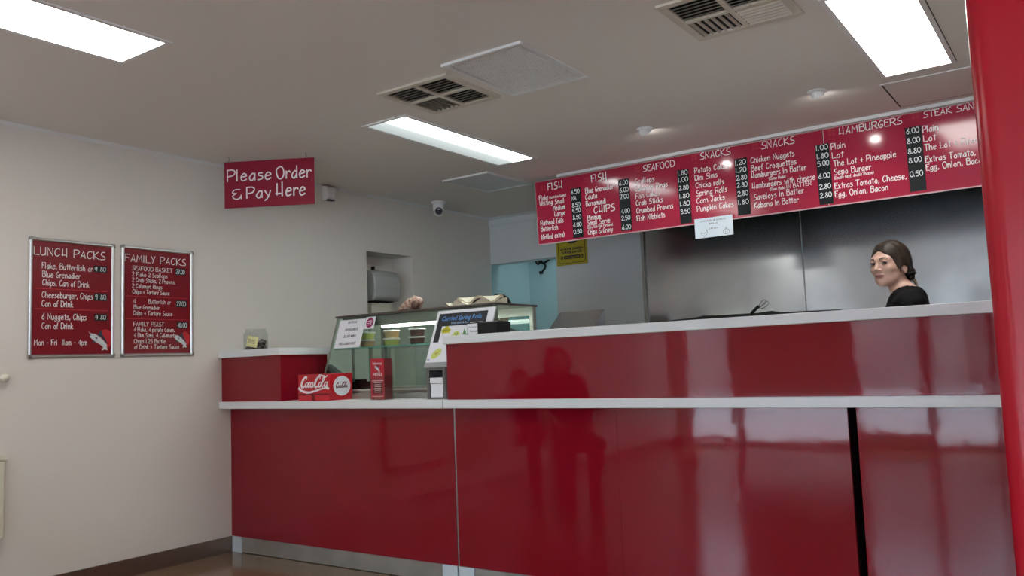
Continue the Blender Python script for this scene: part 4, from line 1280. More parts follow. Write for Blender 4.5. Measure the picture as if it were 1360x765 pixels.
t = thing('drink_box', 'bright red soft drink box with white script and a round white badge', 'box', (0.87, 0.02, 0.953), math.radians(4), local=True)
bw, bd, bh = 0.247, 0.195, 0.154
build('carton', MB().box(-bw / 2, bw / 2, -bd / 2, bd / 2, 0.0, bh), M['coke'], t, bevel=0.002)
f3 = lambda x, z: (x - bw / 2, -bd / 2 - 0.0006, z)
f4 = lambda x, z: (x - bw / 2, -bd / 2 - 0.0010, z)
b = MB()
rect(b, 0.003, 0.106, 0.004, 0.032, f3)
rect(b, 0.134, 0.240, 0.004, 0.032, f3)
build('lower_tab', b, mat('mid_red_card', (0.58, 0.02, 0.035), 0.35), t)
b = MB()
rect(b, 0.0, bw, 0.034, 0.043, f3)
rect(b, 0.108, 0.132, 0.002, 0.034, f3)
build('fold_line', b, M['coke_dark'], t)
b = MB()
script(b, f4, 0.022, 0.080, 0.030, 1.25)
rb = smooth_pts([(0.002, 0.078), (0.030, 0.060), (0.080, 0.050), (0.135, 0.058), (0.185, 0.070), (0.222, 0.074), (0.244, 0.070)], 6)
n = len(rb) - 1
ribbon(b, rb, [0.016 - 0.010 * i / n + 0.006 * (i / n > 0.85) for i in range(n + 1)], f3, cap=False)
build('script_logo', b, M['letter'], t)
f5 = lambda y, z: (bw / 2 + 0.0006, y - bd / 2, z)
f6 = lambda y, z: (bw / 2 + 0.0012, y - bd / 2, z)
b = MB()
disc(b, 0.105, 0.082, 0.073, 0.057, f5, 40)
build('badge', b, M['paper'], t)
b = MB()
script(b, f6, 0.052, 0.072, 0.0138, 1.2)
build('badge_logo', b, M['coke_dark'], t)

t = thing('leaflet_stand', 'clear stand filled with upright red leaflets in front of the display case', 'leaflet stand', (1.345, 0.0, 0.953))
build('holder', MB().box(1.288, 1.402, -0.036, -0.033, 0.953, 1.085).box(1.288, 1.402, 0.036, 0.039, 0.953, 1.16).box(1.288, 1.291, -0.033, 0.036, 0.953, 1.085).box(1.399, 1.402, -0.033, 0.036, 0.953, 1.085).box(1.288, 1.402, -0.036, 0.039, 0.953, 0.956), M['clear'], t)
build('leaflets', MB().box(1.293, 1.397, -0.030, 0.030, 0.957, 1.182), [M['coke_dark']], t)
b = MB()
f2, f3, f4 = (lambda x, z: (x, -0.0306, z)), (lambda x, z: (x, -0.0311, z)), (lambda x, z: (x, -0.0316, z))
rect(b, 1.293, 1.397, 0.957, 1.182, f2)
build('cover', b, mat('leaflet_red', (0.48, 0.016, 0.034), 0.35), t)
b = MB()
rect(b, 1.308, 1.384, 0.985, 1.048, f3)
build('text_panel', b, M['coke_dark'], t)
b = MB()
write(b, 'Takeaway', 1.309, 1.150, 0.072, 0.013, f3, 0.16)
write(b, 'MENU', 1.314, 1.086, 0.062, 0.015, f3, 0.2)
for k, (xa, xb) in enumerate(((1.303, 1.389), (1.318, 1.374))):
    rect(b, xa, xb, 1.057 - k * 0.010, 1.061 - k * 0.010, f3)
for k in range(5):
    rect(b, 1.322, 1.370, 1.036 - k * 0.010, 1.039 - k * 0.010, f4)
for k in range(2):
    rect(b, 1.300 + k * 0.018, 1.388 - k * 0.018, 0.972 - k * 0.009, 0.975 - k * 0.009, f3)
build('lettering', b, M['letter'], t)
b = MB()
marlin(b, 1.322, 1.104, 0.045, f3, 0, 1)
build('fish_picture', b, [M['marlin'], M['marlin_dark']], t)

t = thing('napkin_dispenser', 'dark grey dispenser of white napkins at the end of the raised bar', 'dispenser', (1.752, 0.05, 0.953))
nx0, nx1, ny0, ny1, nz1 = 1.683, 1.812, -0.005, 0.120, 1.120
b = MB().box(nx0, nx0 + 0.018, ny0, ny1, 0.953, nz1).box(nx1 - 0.018, nx1, ny0, ny1, 0.953, nz1).box(nx0, nx1, ny1 - 0.01, ny1, 0.953, nz1).box(nx0 + 0.018, nx1 - 0.018, ny0, ny1, nz1 - 0.014, nz1).box(nx0 + 0.018, nx1 - 0.018, ny0, ny1, 0.953, 0.963)
build('shell', b, mat('grey_metal', (0.16, 0.16, 0.155), 0.4, metal=0.4), t)
build('napkins', MB().box(nx0 + 0.022, nx1 - 0.021, ny0 + 0.004, ny1 - 0.014, 0.963, 1.034).box(nx0 + 0.019, nx1 - 0.022, ny0 + 0.002, ny1 - 0.014, 1.036, 1.066), M['paper'], t, bevel=0.002)

t = thing('receipt_printer', 'low black box on the left end of the bar top', 'printer', (2.05, 0.13, 1.281))
build('body', MB().box(1.985, 2.110, 0.06, 0.19, 1.281, 1.346), M['black'], t, bevel=0.004)
build('lid', MB().prism([(0.08, 1.346), (0.185, 1.346), (0.185, 1.352), (0.10, 1.352)], lambda p, q, tt: (tt, p, q), 1.995, 2.10), M['black'], t)
t = thing('price_tag', 'small white price tag on a black stand at the bar end', 'tag', (1.93, 0.10, 1.281))
build('stand', MB().box(1.880, 1.984, 0.107, 0.112, 1.281, 1.352).box(1.890, 1.974, 0.10, 0.165, 1.281, 1.284), M['black'], t)
build('card', MB().box(1.884, 1.980, 0.104, 0.1065, 1.290, 1.346), M['paper'], t)
b = MB()
f3 = lambda x, z: (x, 0.1034, z)
printed(b, 'Turmeric', 1.900, 1.302, 0.062, 0.010, f3, 0.02)
build('lettering', b, M['ink'], t)
b = MB()
ribbon(b, smooth_pts([(1.894 + 0.0075 * k, 1.326 + (0.006 if k % 2 else -0.002)) for k in range(10)]), 0.0022, f3)
build('scribble', b, M['grey_ink'], t)
single('plastic_clip', MB().box(1.868, 1.945, 0.15, 0.165, 1.352, 1.358).box(1.90, 1.91, 0.15, 0.165, 1.281, 1.352), M['lid'], 'white strip on a stem just above the price tag', 'clip', (1.905, 0.157, 1.281))
t = thing('card_terminal', 'black card terminal tucked behind the raised red box', 'terminal', (0.43, 0.45, 0.953))
build('body', MB().prism([(0.33, 0.953), (0.53, 0.953), (0.53, 1.09), (0.40, 1.165), (0.33, 1.165)], lambda p, q, tt: (p, tt, q), 0.40, 0.52), M['black'], t, bevel=0.006)
build('keypad', MB().prism([(0.415, 1.158), (0.515, 1.100), (0.517, 1.103), (0.417, 1.161)], lambda p, q, tt: (p, tt, q), 0.415, 0.505), M['grey_ink'], t)

# tip jar
t = thing('tip_jar', 'clear plastic tip jar of coins with a yellow note on the raised red box', 'jar', (0.155, 0.10, 1.275))
jx, jy, jz = 0.158, 0.08, 1.275
build('jar', MB().lathe([(0.001, 0.0005), (0.072, 0.0005), (0.076, 0.008), (0.077, 0.10), (0.070, 0.118), (0.064, 0.124), (0.066, 0.140), (0.063, 0.140), (0.061, 0.123), (0.067, 0.116), (0.0745, 0.099), (0.0735, 0.009), (0.070, 0.004), (0.001, 0.004)], (jx, jy, jz), 36), M['clear'], t, smooth='auto')
b = MB()
for k in range(170):
    r, a = 0.060 * math.sqrt(random.random()), random.random() * 2 * PI
    lvl = 0.012 + 0.052 * random.random() * (0.55 + 0.45 * math.cos(a - 0.3))
    c = Vector((jx + r * math.cos(a), jy + r * math.sin(a), jz + lvl))
    rt = Euler((random.uniform(-1, 1), random.uniform(-1, 1), 0)).to_matrix()
    e = MB().lathe([(0.001, -0.001), (0.011, -0.001), (0.011, 0.001), (0.001, 0.001)], n=12)
    b.add([tuple(rt @ Vector(p) + c) for p in e.v], e.f, k % 3)
o = build('coins', b, [M['coin'], mat('silver_coin', (0.42, 0.41, 0.40), 0.35, metal=0.9), mat('dark_coin', (0.10, 0.075, 0.055), 0.5, metal=0.6)], t)
o['kind'] = 'stuff'
a0 = math.atan2(-3.5, 4.4) - 0.30
b, g = MB(), MB()
R_ = 0.0785


def wrap(off):
    def fn(x, z):
        cr, sr = math.cos(-0.22), math.sin(-0.22)
        xx, zz = x * cr - z * sr, x * sr + z * cr
        a = a0 + xx / R_
        return (jx + (R_ + off) * math.cos(a), jy + (R_ + off) * math.sin(a), jz + 0.055 + zz)
    return fn


N_ = 8
for fn, fl in ((wrap(0.0), 1),):
    v = [fn(-0.036 + 0.072 * i / N_, zz) for zz in (-0.034, 0.034) for i in range(N_ + 1)]
    g.add(v, [(i, i + 1, N_ + 2 + i, N_ + 1 + i) for i in range(N_)])
build('sticky_note', g, M['note'], t)
write(b, 'TIPS', -0.026, -0.010, 0.046, 0.022, wrap(0.0012), 0.10)
build('lettering', b, M['ink'], t)


# ------------------------------------------------------------------ people
def smin(a, b, k):
    h = np.clip(0.5 + 0.5 * (b - a) / k, 0, 1)
    return b + (a - b) * h - k * h * (1 - h)


def smax(a, b, k):
    return -smin(-a, -b, k)


def ell(P, c, r):
    x, y, z = ((P[i] - c[i]) / r[i] for i in range(3))
    k0 = np.sqrt(x * x + y * y + z * z)
    x2, y2, z2 = ((P[i] - c[i]) / (r[i] * r[i]) for i in range(3))
    k1 = np.sqrt(x2 * x2 + y2 * y2 + z2 * z2) + 1e-9
    return k0 * (k0 - 1.0) / k1


def cap(P, a, b, ra, rb=None):
    rb = ra if rb is None else rb
    d = [b[i] - a[i] for i in range(3)]
    L = sum(q * q for q in d) + 1e-12
    t_ = np.clip(sum((P[i] - a[i]) * d[i] for i in range(3)) / L, 0, 1)
    return np.sqrt(sum((P[i] - a[i] - t_ * d[i]) ** 2 for i in range(3))) - (ra + (rb - ra) * t_)


def plane(P, c, n):
    l = math.sqrt(sum(q * q for q in n))
    return sum((P[i] - c[i]) * n[i] / l for i in range(3))


def nets(fn, xs, ys, zs):
    """surface net of a signed distance on a (possibly uneven) grid -> MB"""
    X, Y, Z = (np.asarray(q, np.float32) for q in (xs, ys, zs))
    P = (X[:, None, None], Y[None, :, None], Z[None, None, :])
    D = np.broadcast_to(fn(P), (len(X), len(Y), len(Z))).astype(np.float32)
    S = D < 0
    nx, ny, nz = (q - 1 for q in D.shape)
    acc = np.zeros((nx, ny, nz, 3), np.float32)
    cnt = np.zeros((nx, ny, nz), np.float32)
    G3 = [X, Y, Z]
    edges = {}
    for ax in range(3):
        sl0, sl1 = [slice(None)] * 3, [slice(None)] * 3
        sl0[ax], sl1[ax] = slice(0, -1), slice(1, None)
        a, b = D[tuple(sl0)], D[tuple(sl1)]
        cr = (a < 0) != (b < 0)
        edges[ax] = (cr, a < 0)
        t_ = np.where(cr, a / np.where(cr, a - b, 1), 0)
        pos = [None] * 3
        for k in range(3):
            sh = [1, 1, 1]
            sh[k] = -1
            if k == ax:
                g0, g1 = G3[k][:-1].reshape(sh), G3[k][1:].reshape(sh)
                pos[k] = g0 + (g1 - g0) * t_
            else:
                pos[k] = np.broadcast_to(G3[k].reshape(sh), cr.shape)
        pos = np.stack(pos, -1) * cr[..., None]
        o1, o2 = [k for k in range(3) if k != ax]
        for i in (0, 1):
            for j in (0, 1):
                s = [slice(None)] * 3
                s[o1] = slice(i, i + (nx, ny, nz)[o1])
                s[o2] = slice(j, j + (nx, ny, nz)[o2])
                acc += pos[tuple(s)]
                cnt += cr[tuple(s)]
    m = cnt > 0
    idx = -np.ones(m.shape, np.int64)
    idx[m] = np.arange(m.sum())
    V = acc[m] / cnt[m][:, None]
    F = []
    for ax in range(3):
        cr, ins = edges[ax]
        o1, o2 = [(1, 2), (2, 0), (0, 1)][ax]
        s = [slice(None)] * 3
        s[o1], s[o2] = slice(1, -1), slice(1, -1)
        w_ = np.argwhere(cr[tuple(s)])
        if not len(w_):
            continue
        w_[:, o1] += 1
        w_[:, o2] += 1
        inside = ins[tuple(w_.T)]
        q = []
        for (i, j) in ((-1, -1), (0, -1), (0, 0), (-1, 0)):
            c = w_.copy()
            c[:, o1] += i
            c[:, o2] += j
            q.append(idx[tuple(c.T)])
        q = np.stack(q, 1)
        q[~inside] = q[~inside][:, ::-1]
        F.append(q)
    F = np.concatenate(F)
    mb = MB()
    mb.v = [tuple(float(c) for c in p) for p in V]
    mb.f = [tuple(int(c) for c in p) for p in F]
    mb.m = [0] * len(mb.f)
    return mb


def frange(*seg):
    """uneven grid: (start, stop, step), ..."""
    out = []
    for a, b, s in seg:
        n = max(1, int(round((b - a) / s)))
        out += [a + (b - a) * i / n for i in range(n)]
    return out + [seg[-1][1]]


def rot_to(P, c, yaw, tilt=0.0):
    """coordinates in a head frame at c turned by yaw about z (face along +y), then nodded by tilt"""
    x, y, z = (P[i] - c[i] for i in range(3))
    ca, sa = math.cos(-yaw), math.sin(-yaw)
    x, y = x * ca - y * sa, x * sa + y * ca
    ct, s2 = math.cos(tilt), math.sin(tilt)
    y, z = y * ct - z * s2, y * s2 + z * ct
    return x, y, z


def head_sdf(H):
    x, y, z = H
    ax = np.abs(x)
    S = (ax, y, z)
    d = ell(H, (0, -0.014, 0.034), (0.073, 0.092, 0.080))
    d = smin(d, ell(H, (0, 0.026, -0.020), (0.057, 0.064, 0.084)), 0.03)
    d = smin(d, cap(S, (0.0, 0.066, -0.088), (0.030, 0.036, -0.074), 0.016, 0.017), 0.035)   # chin and jaw
    d = smin(d, ell(S, (0.046, 0.000, -0.048), (0.010, 0.028, 0.024)), 0.028)
    d = smin(d, ell(S, (0.037, 0.056, -0.020), (0.021, 0.024, 0.018)), 0.025)                # cheeks
    d = smin(d, cap(S, (0.010, 0.085, 0.024), (0.042, 0.068, 0.024), 0.009), 0.020)          # brow
    d = smax(d, -ell(S, (0.0315, 0.102, 0.006), (0.019, 0.020, 0.0125)), 0.014)              # eye sockets
    d = smin(d, cap(H, (0, 0.083, 0.012), (0, 0.106, -0.022), 0.0065, 0.0095), 0.010)         # nose
    d = smin(d, ell(S, (0.011, 0.094, -0.027), (0.0075, 0.009, 0.006)), 0.006)
    d = smin(d, ell(H, (0, 0.0850, -0.0510), (0.024, 0.0090, 0.0044)), 0.006)                 # lips
    d = smin(d, ell(H, (0, 0.0835, -0.0612), (0.020, 0.0090, 0.0054)), 0.006)
    d = smax(d, -ell(H, (0, 0.0970, -0.0560), (0.020, 0.008, 0.0012)), 0.003)
    e = ell(S, (0.075, -0.010, -0.022), (0.009, 0.018, 0.029))                               # ears
    e = smax(e, -ell(S, (0.085, -0.004, -0.018), (0.007, 0.010, 0.016)), 0.005)
    d = smin(d, e, 0.006)
    return d


def torso_sdf(P, sh, sit, j):
    """trunk standing or seated, heights of shoulder line j['sh'] and hip j['hip'] given"""
    zs_, zh = j['sh'], j['hip']
    d = ell(P, (0, 0.0, zs_ - 0.16), (sh * 0.80, 0.110, 0.20))
    d = smin(d, ell(P, (0, 0.006, (zs_ + zh) / 2 - 0.02), (sh * 0.66, 0.098, 0.22)), 0.08)
    d = smin(d, ell(P, (0, -0.012, zh), (sh * 0.82, 0.112, 0.13)), 0.07)
    S = (np.abs(P[0]), P[1], P[2])
    d = smin(d, cap(S, (0.03, -0.012, zs_ + 0.010), (sh - 0.035, -0.01, zs_ - 0.035), 0.052, 0.056), 0.06)
    return d


def hand_sdf(P, w_, dirv, side):
    """palm, four bent fingers and a thumb from wrist w_ along dirv"""
    dv_ = Vector(dirv).normalized()
    up = Vector((side, 0, 0)) if abs(dv_.x) < 0.8 else Vector((0, 0, 1))
    ac = dv_.cross(up).normalized()
    nr = ac.cross(dv_).normalized()
    w_ = Vector(w_)
    pc = w_ + dv_ * 0.05
    d = cap(P, w_, w_ + dv_ * 0.02, 0.024, 0.026)
    for k in range(4):
        b0 = w_ + dv_ * 0.012 + ac * (k - 1.5) * 0.012
        b1 = w_ + dv_ * (0.085 - 0.004 * abs(k - 1)) + ac * (k - 1.5) * 0.019
        d = smin(d, cap(P, b0, b1, 0.013, 0.010), 0.012)
        ln = (0.036, 0.042, 0.038, 0.028)[k]
        b2 = b1 + dv_ * ln - nr * 0.010
        b3 = b2 + dv_ * ln * 0.6 - nr * 0.020
        d = smin(d, smin(cap(P, b1, b2, 0.0095, 0.0085), cap(P, b2, b3, 0.0085, 0.0072), 0.003), 0.004)
    t1 = w_ + dv_ * 0.03 - ac * 0.030
    t2 = w_ + dv_ * 0.065 - ac * 0.052 - nr * 0.012
    t3 = t2 + dv_ * 0.030 + ac * 0.004 - nr * 0.010
    d = smin(d, smin(cap(P, w_ + dv_ * 0.015 - ac * 0.012, t1, 0.016, 0.013), smin(cap(P, t1, t2, 0.012, 0.010), cap(P, t2, t3, 0.010, 0.008), 0.004), 0.006), 0.008)
    return d


def person(name, label, loc, rotz, j, hair, hairstyle, face=True, scale=1.0):
    """j: joints in the body's own frame (facing +y, feet on z = 0)"""
    t = thing(name, label, 'person', loc, rotz, local=True)
    t.scale = (scale,) * 3
    sh = j['w']
    hc, yaw, tilt = j['head'], j['yaw'], j.get('tilt', 0.0)
    nb = j['neck']

    def limbs(P, kind, grow=0.0, upto=1.0):
        d = None
        for s in (0, 1):
            if kind == 'arm':
                a, b_, c = j['arm'][s]
                q = smin(cap(P, a, b_, 0.047 + grow, 0.038 + grow), cap(P, b_, c, 0.038 + grow, 0.025 + grow), 0.02)
            elif kind == 'sleeve':
                a, b_, c = j['arm'][s]
                e_ = [a[i] + (b_[i] - a[i]) * 0.62 for i in range(3)]
                q = cap(P, a, e_, 0.060, 0.058)
            else:
                a, b_, c = j['leg'][s]
                q = smin(cap(P, a, b_, 0.080 + grow, 0.054 + grow), cap(P, b_, c, 0.054 + grow, 0.036 + grow), 0.03)
            d = q if d is None else np.minimum(d, q)
        return d

    def neck(P):
        H = rot_to(P, hc, yaw, tilt)
        top = head_point((0, -0.018, -0.05))
        return cap(P, top, (nb[0], nb[1], nb[2] - 0.03), 0.044, 0.054)

    def head_point(p):
        x, y, z = p
        ct, s2 = math.cos(-tilt), math.sin(-tilt)
        y, z = y * ct - z * s2, y * s2 + z * ct
        ca, sa = math.cos(yaw), math.sin(yaw)
        return (hc[0] + x * ca - y * sa, hc[1] + x * sa + y * ca, hc[2] + z)

    def body(P):
        d = torso_sdf(P, sh, False, j)
        d = smin(d, smin(limbs(P, 'arm'), limbs(P, 'leg'), 0.02), 0.03)
        d = smin(d, neck(P), 0.04)
        d = smin(d, head_sdf(rot_to(P, hc, yaw, tilt)), 0.018)
        for s in (0, 1):
            a, b_, c = j['arm'][s]
            d = smin(d, hand_sdf(P, c, [c[i] - b_[i] for i in range(3)], 1 if s else -1), 0.012)
            fx, fy, fz = j['leg'][s][2]
            d = smin(d, cap(P, (fx, fy - 0.03, 0.04), (fx, fy + 0.14, 0.03), 0.034, 0.028), 0.03)
        return d
    x0, x1 = hc[0] - 0.12, hc[0] + 0.12
    y0, y1 = hc[1] - 0.13, hc[1] + 0.13
    B = j['box']
    fine = 0.0036 if face else 0.008
    xs_ = frange((B[0], x0, 0.012), (x0, x1, fine), (x1, B[1], 0.012))
    ys_ = frange((B[2], y0, 0.012), (y0, y1, fine), (y1, B[3], 0.012))
    zs_ = frange((-0.02, hc[2] - 0.15, 0.012), (hc[2] - 0.15, hc[2] + 0.14, fine))
    mb = nets(body, xs_, ys_, zs_)
    if face:
        V = np.array(mb.v)
        Hx, Hy, Hz = rot_to(V.T, hc, yaw, tilt)
        for i, f_ in enumerate(mb.f):
            x, y, z = Hx[list(f_)].mean(), Hy[list(f_)].mean(), Hz[list(f_)].mean()
            ax = abs(x)
            if y > 0.06 and ax < 0.0235 and -0.070 < z < -0.0455 and y > 0.078 - ax * 0.3 and (z + 0.0562) ** 2 / 0.0095 ** 2 + (ax / 0.0245) ** 2 < 1:
                mb.m[i] = 1 if abs(z + 0.0558) > 0.0016 else 3
            elif y > 0.05 and 0.014 < ax < 0.048 and abs(z - (0.0245 + 0.006 * math.sin((ax - 0.011) / 0.037 * PI * 0.8) - 0.05 * max(0, ax - 0.036) - 0.001)) < 0.0052 * (1.15 - (ax - 0.011) / 0.05):
                mb.m[i] = 2
    bd = build('body', mb, [M['skin'], M['lip'], M['brow'], M['mouth']], t, smooth=True)
    # hair
    hs = hairstyle

    def hair_sdf(P):
        H = rot_to(P, hc, yaw, tilt)
        x, y, z = H
        ax = np.abs(x)
        d = ell(H, (0, -0.018, 0.036), (0.083, 0.100, 0.087))
        d = smin(d, ell((ax, y, z), (0.058, -0.028, -0.005), (0.028, 0.058, 0.050)), 0.03)
        part = 0.0018 * np.exp(-(x / 0.004) ** 2) * (y > -0.06) * (z > 0.07)
        d = d + part + 0.0016 * np.sin(ax * 150 + y * 60 + z * 40) + 0.0010 * np.sin(y * 210 + ax * 90)
        fc = smax(ell(H, (0, 0.083, -0.026), (0.072, 0.066, 0.095)), (z - 0.066 + 0.26 * ax + 8.0 * ax * ax) * 0.75, 0.010)
        d = smax(d, -fc, 0.006)                # face, its hairline an inverted V under the parting
        d = smax(d, -ell((ax, y, z), (0.082, -0.002, -0.040), (0.030, 0.022, 0.028)), 0.008)   # ear left clear
        d = smax(d, plane(H, (0, 0.02, -0.030), (0, 0.34, -1.0)), 0.012)
        if hs == 'bun':
            bn = ell(H, (0.0, -0.140, -0.044), (0.038, 0.032, 0.040)) + 0.0026 * np.sin(z * 330 + x * 150) + 0.0015 * np.sin(x * 400 - z * 120)
            d = smin(d, smin(bn, cap(H, (0, -0.085, -0.010), (0, -0.120, -0.036), 0.032, 0.026), 0.01), 0.016)
        if hs == 'bob':
            d = smin(d, smax(ell(H, (0, -0.03, -0.03), (0.105, 0.085, 0.10)), -ell(H, (0, 0.09, -0.04), (0.075, 0.09, 0.12)), 0.01), 0.03)
        return d
    m_ = 0.17
    hb = nets(hair_sdf, frange((hc[0] - m_, hc[0] + m_, fine)), frange((hc[1] - m_, hc[1] + m_, fine)), frange((hc[2] - m_, hc[2] + 0.14, fine)))
    ho = build('hair', hb, hair, t, smooth=True)
    if hs == 'bun':
        b = MB()
        for (p0, p1, p2, r) in (((-0.004, -0.145, -0.062), (-0.010, -0.184, -0.098), (-0.004, -0.178, -0.165), 0.012), ((0.006, -0.140, -0.062), (0.006, -0.162, -0.100), (0.008, -0.150, -0.155), 0.010)):
            pts_ = smooth_pts([head_point(p0), head_point(p1), head_point(p2)], 6)
            b.tube(pts_, [r * (1 - 0.8 * i / (len(pts_) - 1)) for i in range(len(pts_))], 10)
        build('loose_ends', b, M['hair_pale'], ho, smooth=True)
        b = MB()
        for q in (((0.0, -0.105, 0.018), (0.002, -0.148, 0.016), (0.001, -0.166, -0.004), (0.0, -0.158, -0.026)),):
            b.tube(smooth_pts([head_point(p) for p in q], 5), 0.0022, 6)
        for s in (-1, 1):
            b.tube(smooth_pts([head_point((s * 0.068, 0.030, 0.02)), head_point((s * 0.075, 0.026, -0.012)), head_point((s * 0.072, 0.022, -0.045))], 5), [0.003] * 10 + [0.001], 6)
        build('stray_strand', b, hair, ho, smooth=True)
    if face:
        for s in (-1, 1):
            ec = (s * 0.0315, 0.0770, 0.0062)
            e = MB().ellipsoid((0, 0, 0), (0.0130, 0.0130, 0.0130), 24, 16)
            e = MB().add([head_point((ec[0] + p[0], ec[1] + p[1], ec[2] + p[2])) for p in e.v], e.f)
            eo = build('eyeball', e, M['eye'], t, smooth=True)
            gz = Vector(j['gaze']).normalized()
            qm = gz.to_track_quat('Z', 'Y').to_matrix()
            ir = MB().lathe([(0.0076, 0.0107), (0.0072, 0.0116), (0.001, 0.0134)], n=20)
            ir = MB().add([head_point(tuple(Vector(ec) + qm @ Vector(p))) for p in ir.v], ir.f)
            build('iris', ir, M['iris'], eo, smooth=True)
            # lids: shells over the ball, the upper one reaching lower toward its outer corner
            for nm, top in (('upper_lid', True), ('lower_lid', False)):
                v, f = [], []
                na, ne = 15, 6
                for i in range(na):
                    az = math.radians(-88 + 176 * i / (na - 1))
                    e0 = (24 if top else -27) * math.cos(az) ** 0.6
                    for q in range(ne):
                        el = math.radians(e0 + ((80 if top else -80) - e0) * q / (ne - 1))
                        rr = 0.0140 + 0.0006 * (q == 0)
                        v.append(head_point((ec[0] + rr * math.sin(az) * math.cos(el), ec[1] + rr * math.cos(az) * math.cos(el), ec[2] + rr * math.sin(el))))
                for i in range(na - 1):
                    f += [(i * ne + q, (i + 1) * ne + q, (i + 1) * ne + q + 1, i * ne + q + 1) for q in range(ne - 1)]
                lo = build(nm, MB().add(v, f), M['skin'], t, smooth=True)
                if top:
                    build('lashes', MB().tube([v[i * ne] for i in range(1, na - 1)], 0.0016, 6), M['brow'], lo, smooth=True)

    def shirt(P):
        d = torso_sdf(P, sh, False, j) - 0.012
        d = smin(d, limbs(P, 'sleeve'), 0.035)
        d = d + 0.003 * np.sin(P[2] * 60 + P[0] * 25) * np.sin(P[1] * 40 + P[2] * 20)
        d = smax(d, -(cap(P, (nb[0], nb[1] + 0.004, nb[2] - 0.02), (nb[0], nb[1] + 0.004, nb[2] + 0.2), 0.064, 0.075)), 0.008)
        d = smax(d, plane(P, (0, 0, j['hip'] - 0.08), (0, 0, -1)), 0.01)
        return d
    xs_ = frange((B[0], B[1], 0.009))
    ys_ = frange((B[2], B[3], 0.009))
    build('shirt', nets(shirt, xs_, ys_, frange((j['hip'] - 0.14, j['sh'] + 0.12, 0.009))), M['shirt'], t, smooth=True)

    def trousers(P):
        d = smin(limbs(P, 'leg', 0.012), ell(P, (0, -0.012, j['hip']), (sh * 0.82 + 0.008, 0.118, 0.135)), 0.05)
        d = smax(d, plane(P, (0, 0, 0.075), (0, 0, -1)), 0.008)
        return smax(d, plane(P, (0, 0, j['hip'] + 0.05), (0, 0, 1)), 0.008)
    build('trousers', nets(trousers, frange((B[0], B[1], 0.012)), frange((B[2], B[3], 0.012)), frange((0.04, j['hip'] + 0.10, 0.012))), M['denim'], t, smooth=True)
    for s in (0, 1):
        fx, fy, fz = j['leg'][s][2]
        b = nets(lambda P: smax(smin(cap(P, (fx, fy - 0.035, 0.045), (fx, fy + 0.145, 0.034), 0.045, 0.036), cap(P, (fx, fy - 0.02, 0.05), (fx, fy - 0.01, 0.09), 0.046), 0.03), plane(P, (0, 0, 0.0), (0, 0, -1)), 0.004),
                 frange((fx - 0.09, fx + 0.09, 0.009)), frange((fy - 0.12, fy + 0.22, 0.009)), frange((-0.02, 0.16, 0.009)))
        build('shoe', b, M['shoe'], t, smooth=True)
    return t


# the woman at the cooking range: body toward the picture's left, head turned to the camera
def standing(sh_z, w_, head, yaw, tilt, neck, gaze=(0, 1, 0), reach=0.30):
    hip = sh_z - 0.50
    return dict(sh=sh_z, hip=hip, w=w_, head=head, yaw=yaw, tilt=tilt, neck=neck, gaze=gaze, box=(-0.36, 0.36, -0.24, 0.48),
                arm=[((s * (w_ - 0.03), -0.01, sh_z - 0.04), (s * (w_ + 0.03), -0.03, sh_z - 0.31), (s * (w_ - 0.02), 0.18, sh_z - 0.40)) for s in (-1, 1)],
                leg=[((s * 0.085, -0.01, hip - 0.02), (s * 0.085, 0.01, 0.47), (s * 0.09, -0.015, 0.09)) for s in (-1, 1)])


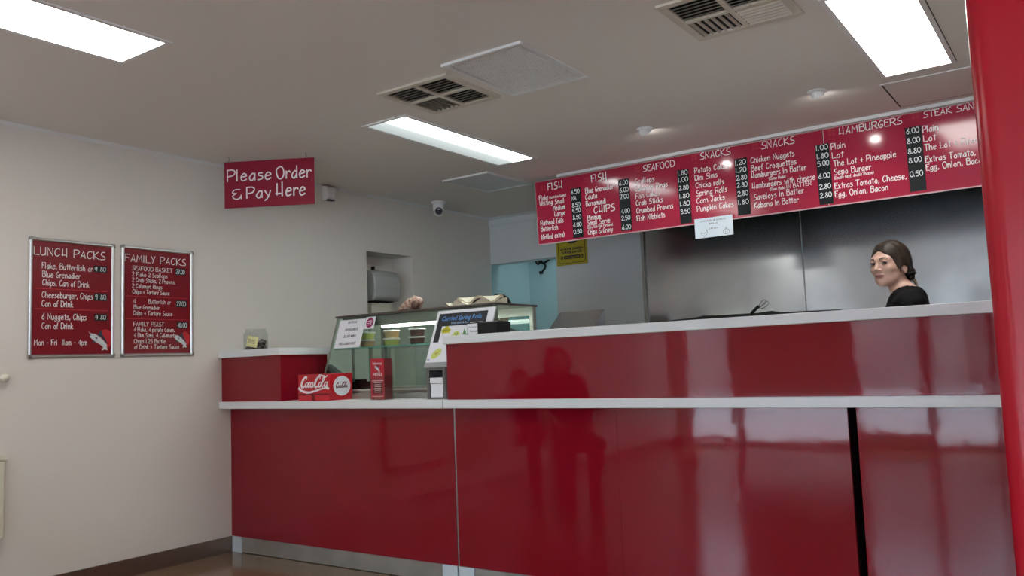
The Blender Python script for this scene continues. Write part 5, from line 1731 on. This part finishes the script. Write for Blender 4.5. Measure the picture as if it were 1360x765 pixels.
wj = standing(1.362, 0.165, (0.0, 0.066, 1.540), math.radians(55), math.radians(2), (0.0, 0.000, 1.405), (-0.48, 0.86, -0.08))
person('person', 'woman in black with brown hair in a low bun, looking back', (3.902, 1.008, 0), math.radians(190.4 - 90), wj, M['hair'], 'bun')
hj = standing(1.345, 0.185, (0.0, 0.03, 1.528), 0.0, math.radians(28), (0.0, 0.0, 1.38))
person('person', 'dark-haired person in black behind the display case, only the crown showing', (1.315, 1.2, 0), math.radians(180 + 35), hj, M['hair_dark'], 'plain', face=False, scale=0.968)


def seated(w_, shz, head, neck, hip=0.53):
    return dict(sh=shz, hip=hip, w=w_, head=head, yaw=0.0, tilt=0.05, neck=neck, gaze=(0, 1, 0), box=(-0.36, 0.36, -0.24, 0.66),
                arm=[((s * (w_ - 0.03), -0.01, shz - 0.04), (s * (w_ + 0.04), 0.02, shz - 0.28), (s * (w_ - 0.06), 0.24, shz - 0.34)) for s in (-1, 1)],
                leg=[((s * 0.09, 0.02, hip - 0.02), (s * 0.10, 0.42, hip - 0.04), (s * 0.10, 0.40, 0.09)) for s in (-1, 1)])


def chair(label, loc, rz):
    t = thing('cafe_chair', label, 'chair', loc, rz, local=True)
    build('seat', MB().prism(rounded(-0.21, 0.21, -0.21, 0.21, 0.05), lambda p, q, tt: (p, q, tt), 0.40, 0.425), M['denim'], t)
    build('backrest', MB().box(-0.20, 0.20, -0.285, -0.265, 0.62, 0.84), M['denim'], t, bevel=0.008)
    for sx in (-1, 1):
        build('leg', MB().tube([(sx * 0.19, 0.19, 0), (sx * 0.18, 0.18, 0.41)], 0.011), M['alu'], t)
        build('leg', MB().tube([(sx * 0.19, -0.22, 0), (sx * 0.18, -0.20, 0.41), (sx * 0.19, -0.272, 0.82)], 0.011), M['alu'], t)
    return t


# two customers waiting out of view at the left wall; the bar front mirrors them
chair('dark cafe chair of the waiting adult, mirrored in the bar front', (1.08, -2.42, 0), math.radians(-40))
person('person', 'adult customer with bobbed hair seen only as a dark reflection in the bar front', (1.08, -2.42, 0), math.radians(-40),
       seated(0.20, 0.985, (0.0, 0.02, 1.135), (0, 0, 1.00)), M['hair_dark'], 'bob', face=False)
chair('dark cafe chair of the waiting child, mirrored in the bar front', (0.37, -2.93, 0), math.radians(-45))
person('person', 'smaller customer seen only as a low dark reflection in the bar front', (0.37, -2.93, 0), math.radians(-45),
       seated(0.140, 0.80, (0.0, 0.02, 0.955), (0, 0, 0.82)), M['hair_dark'], 'plain', face=False)
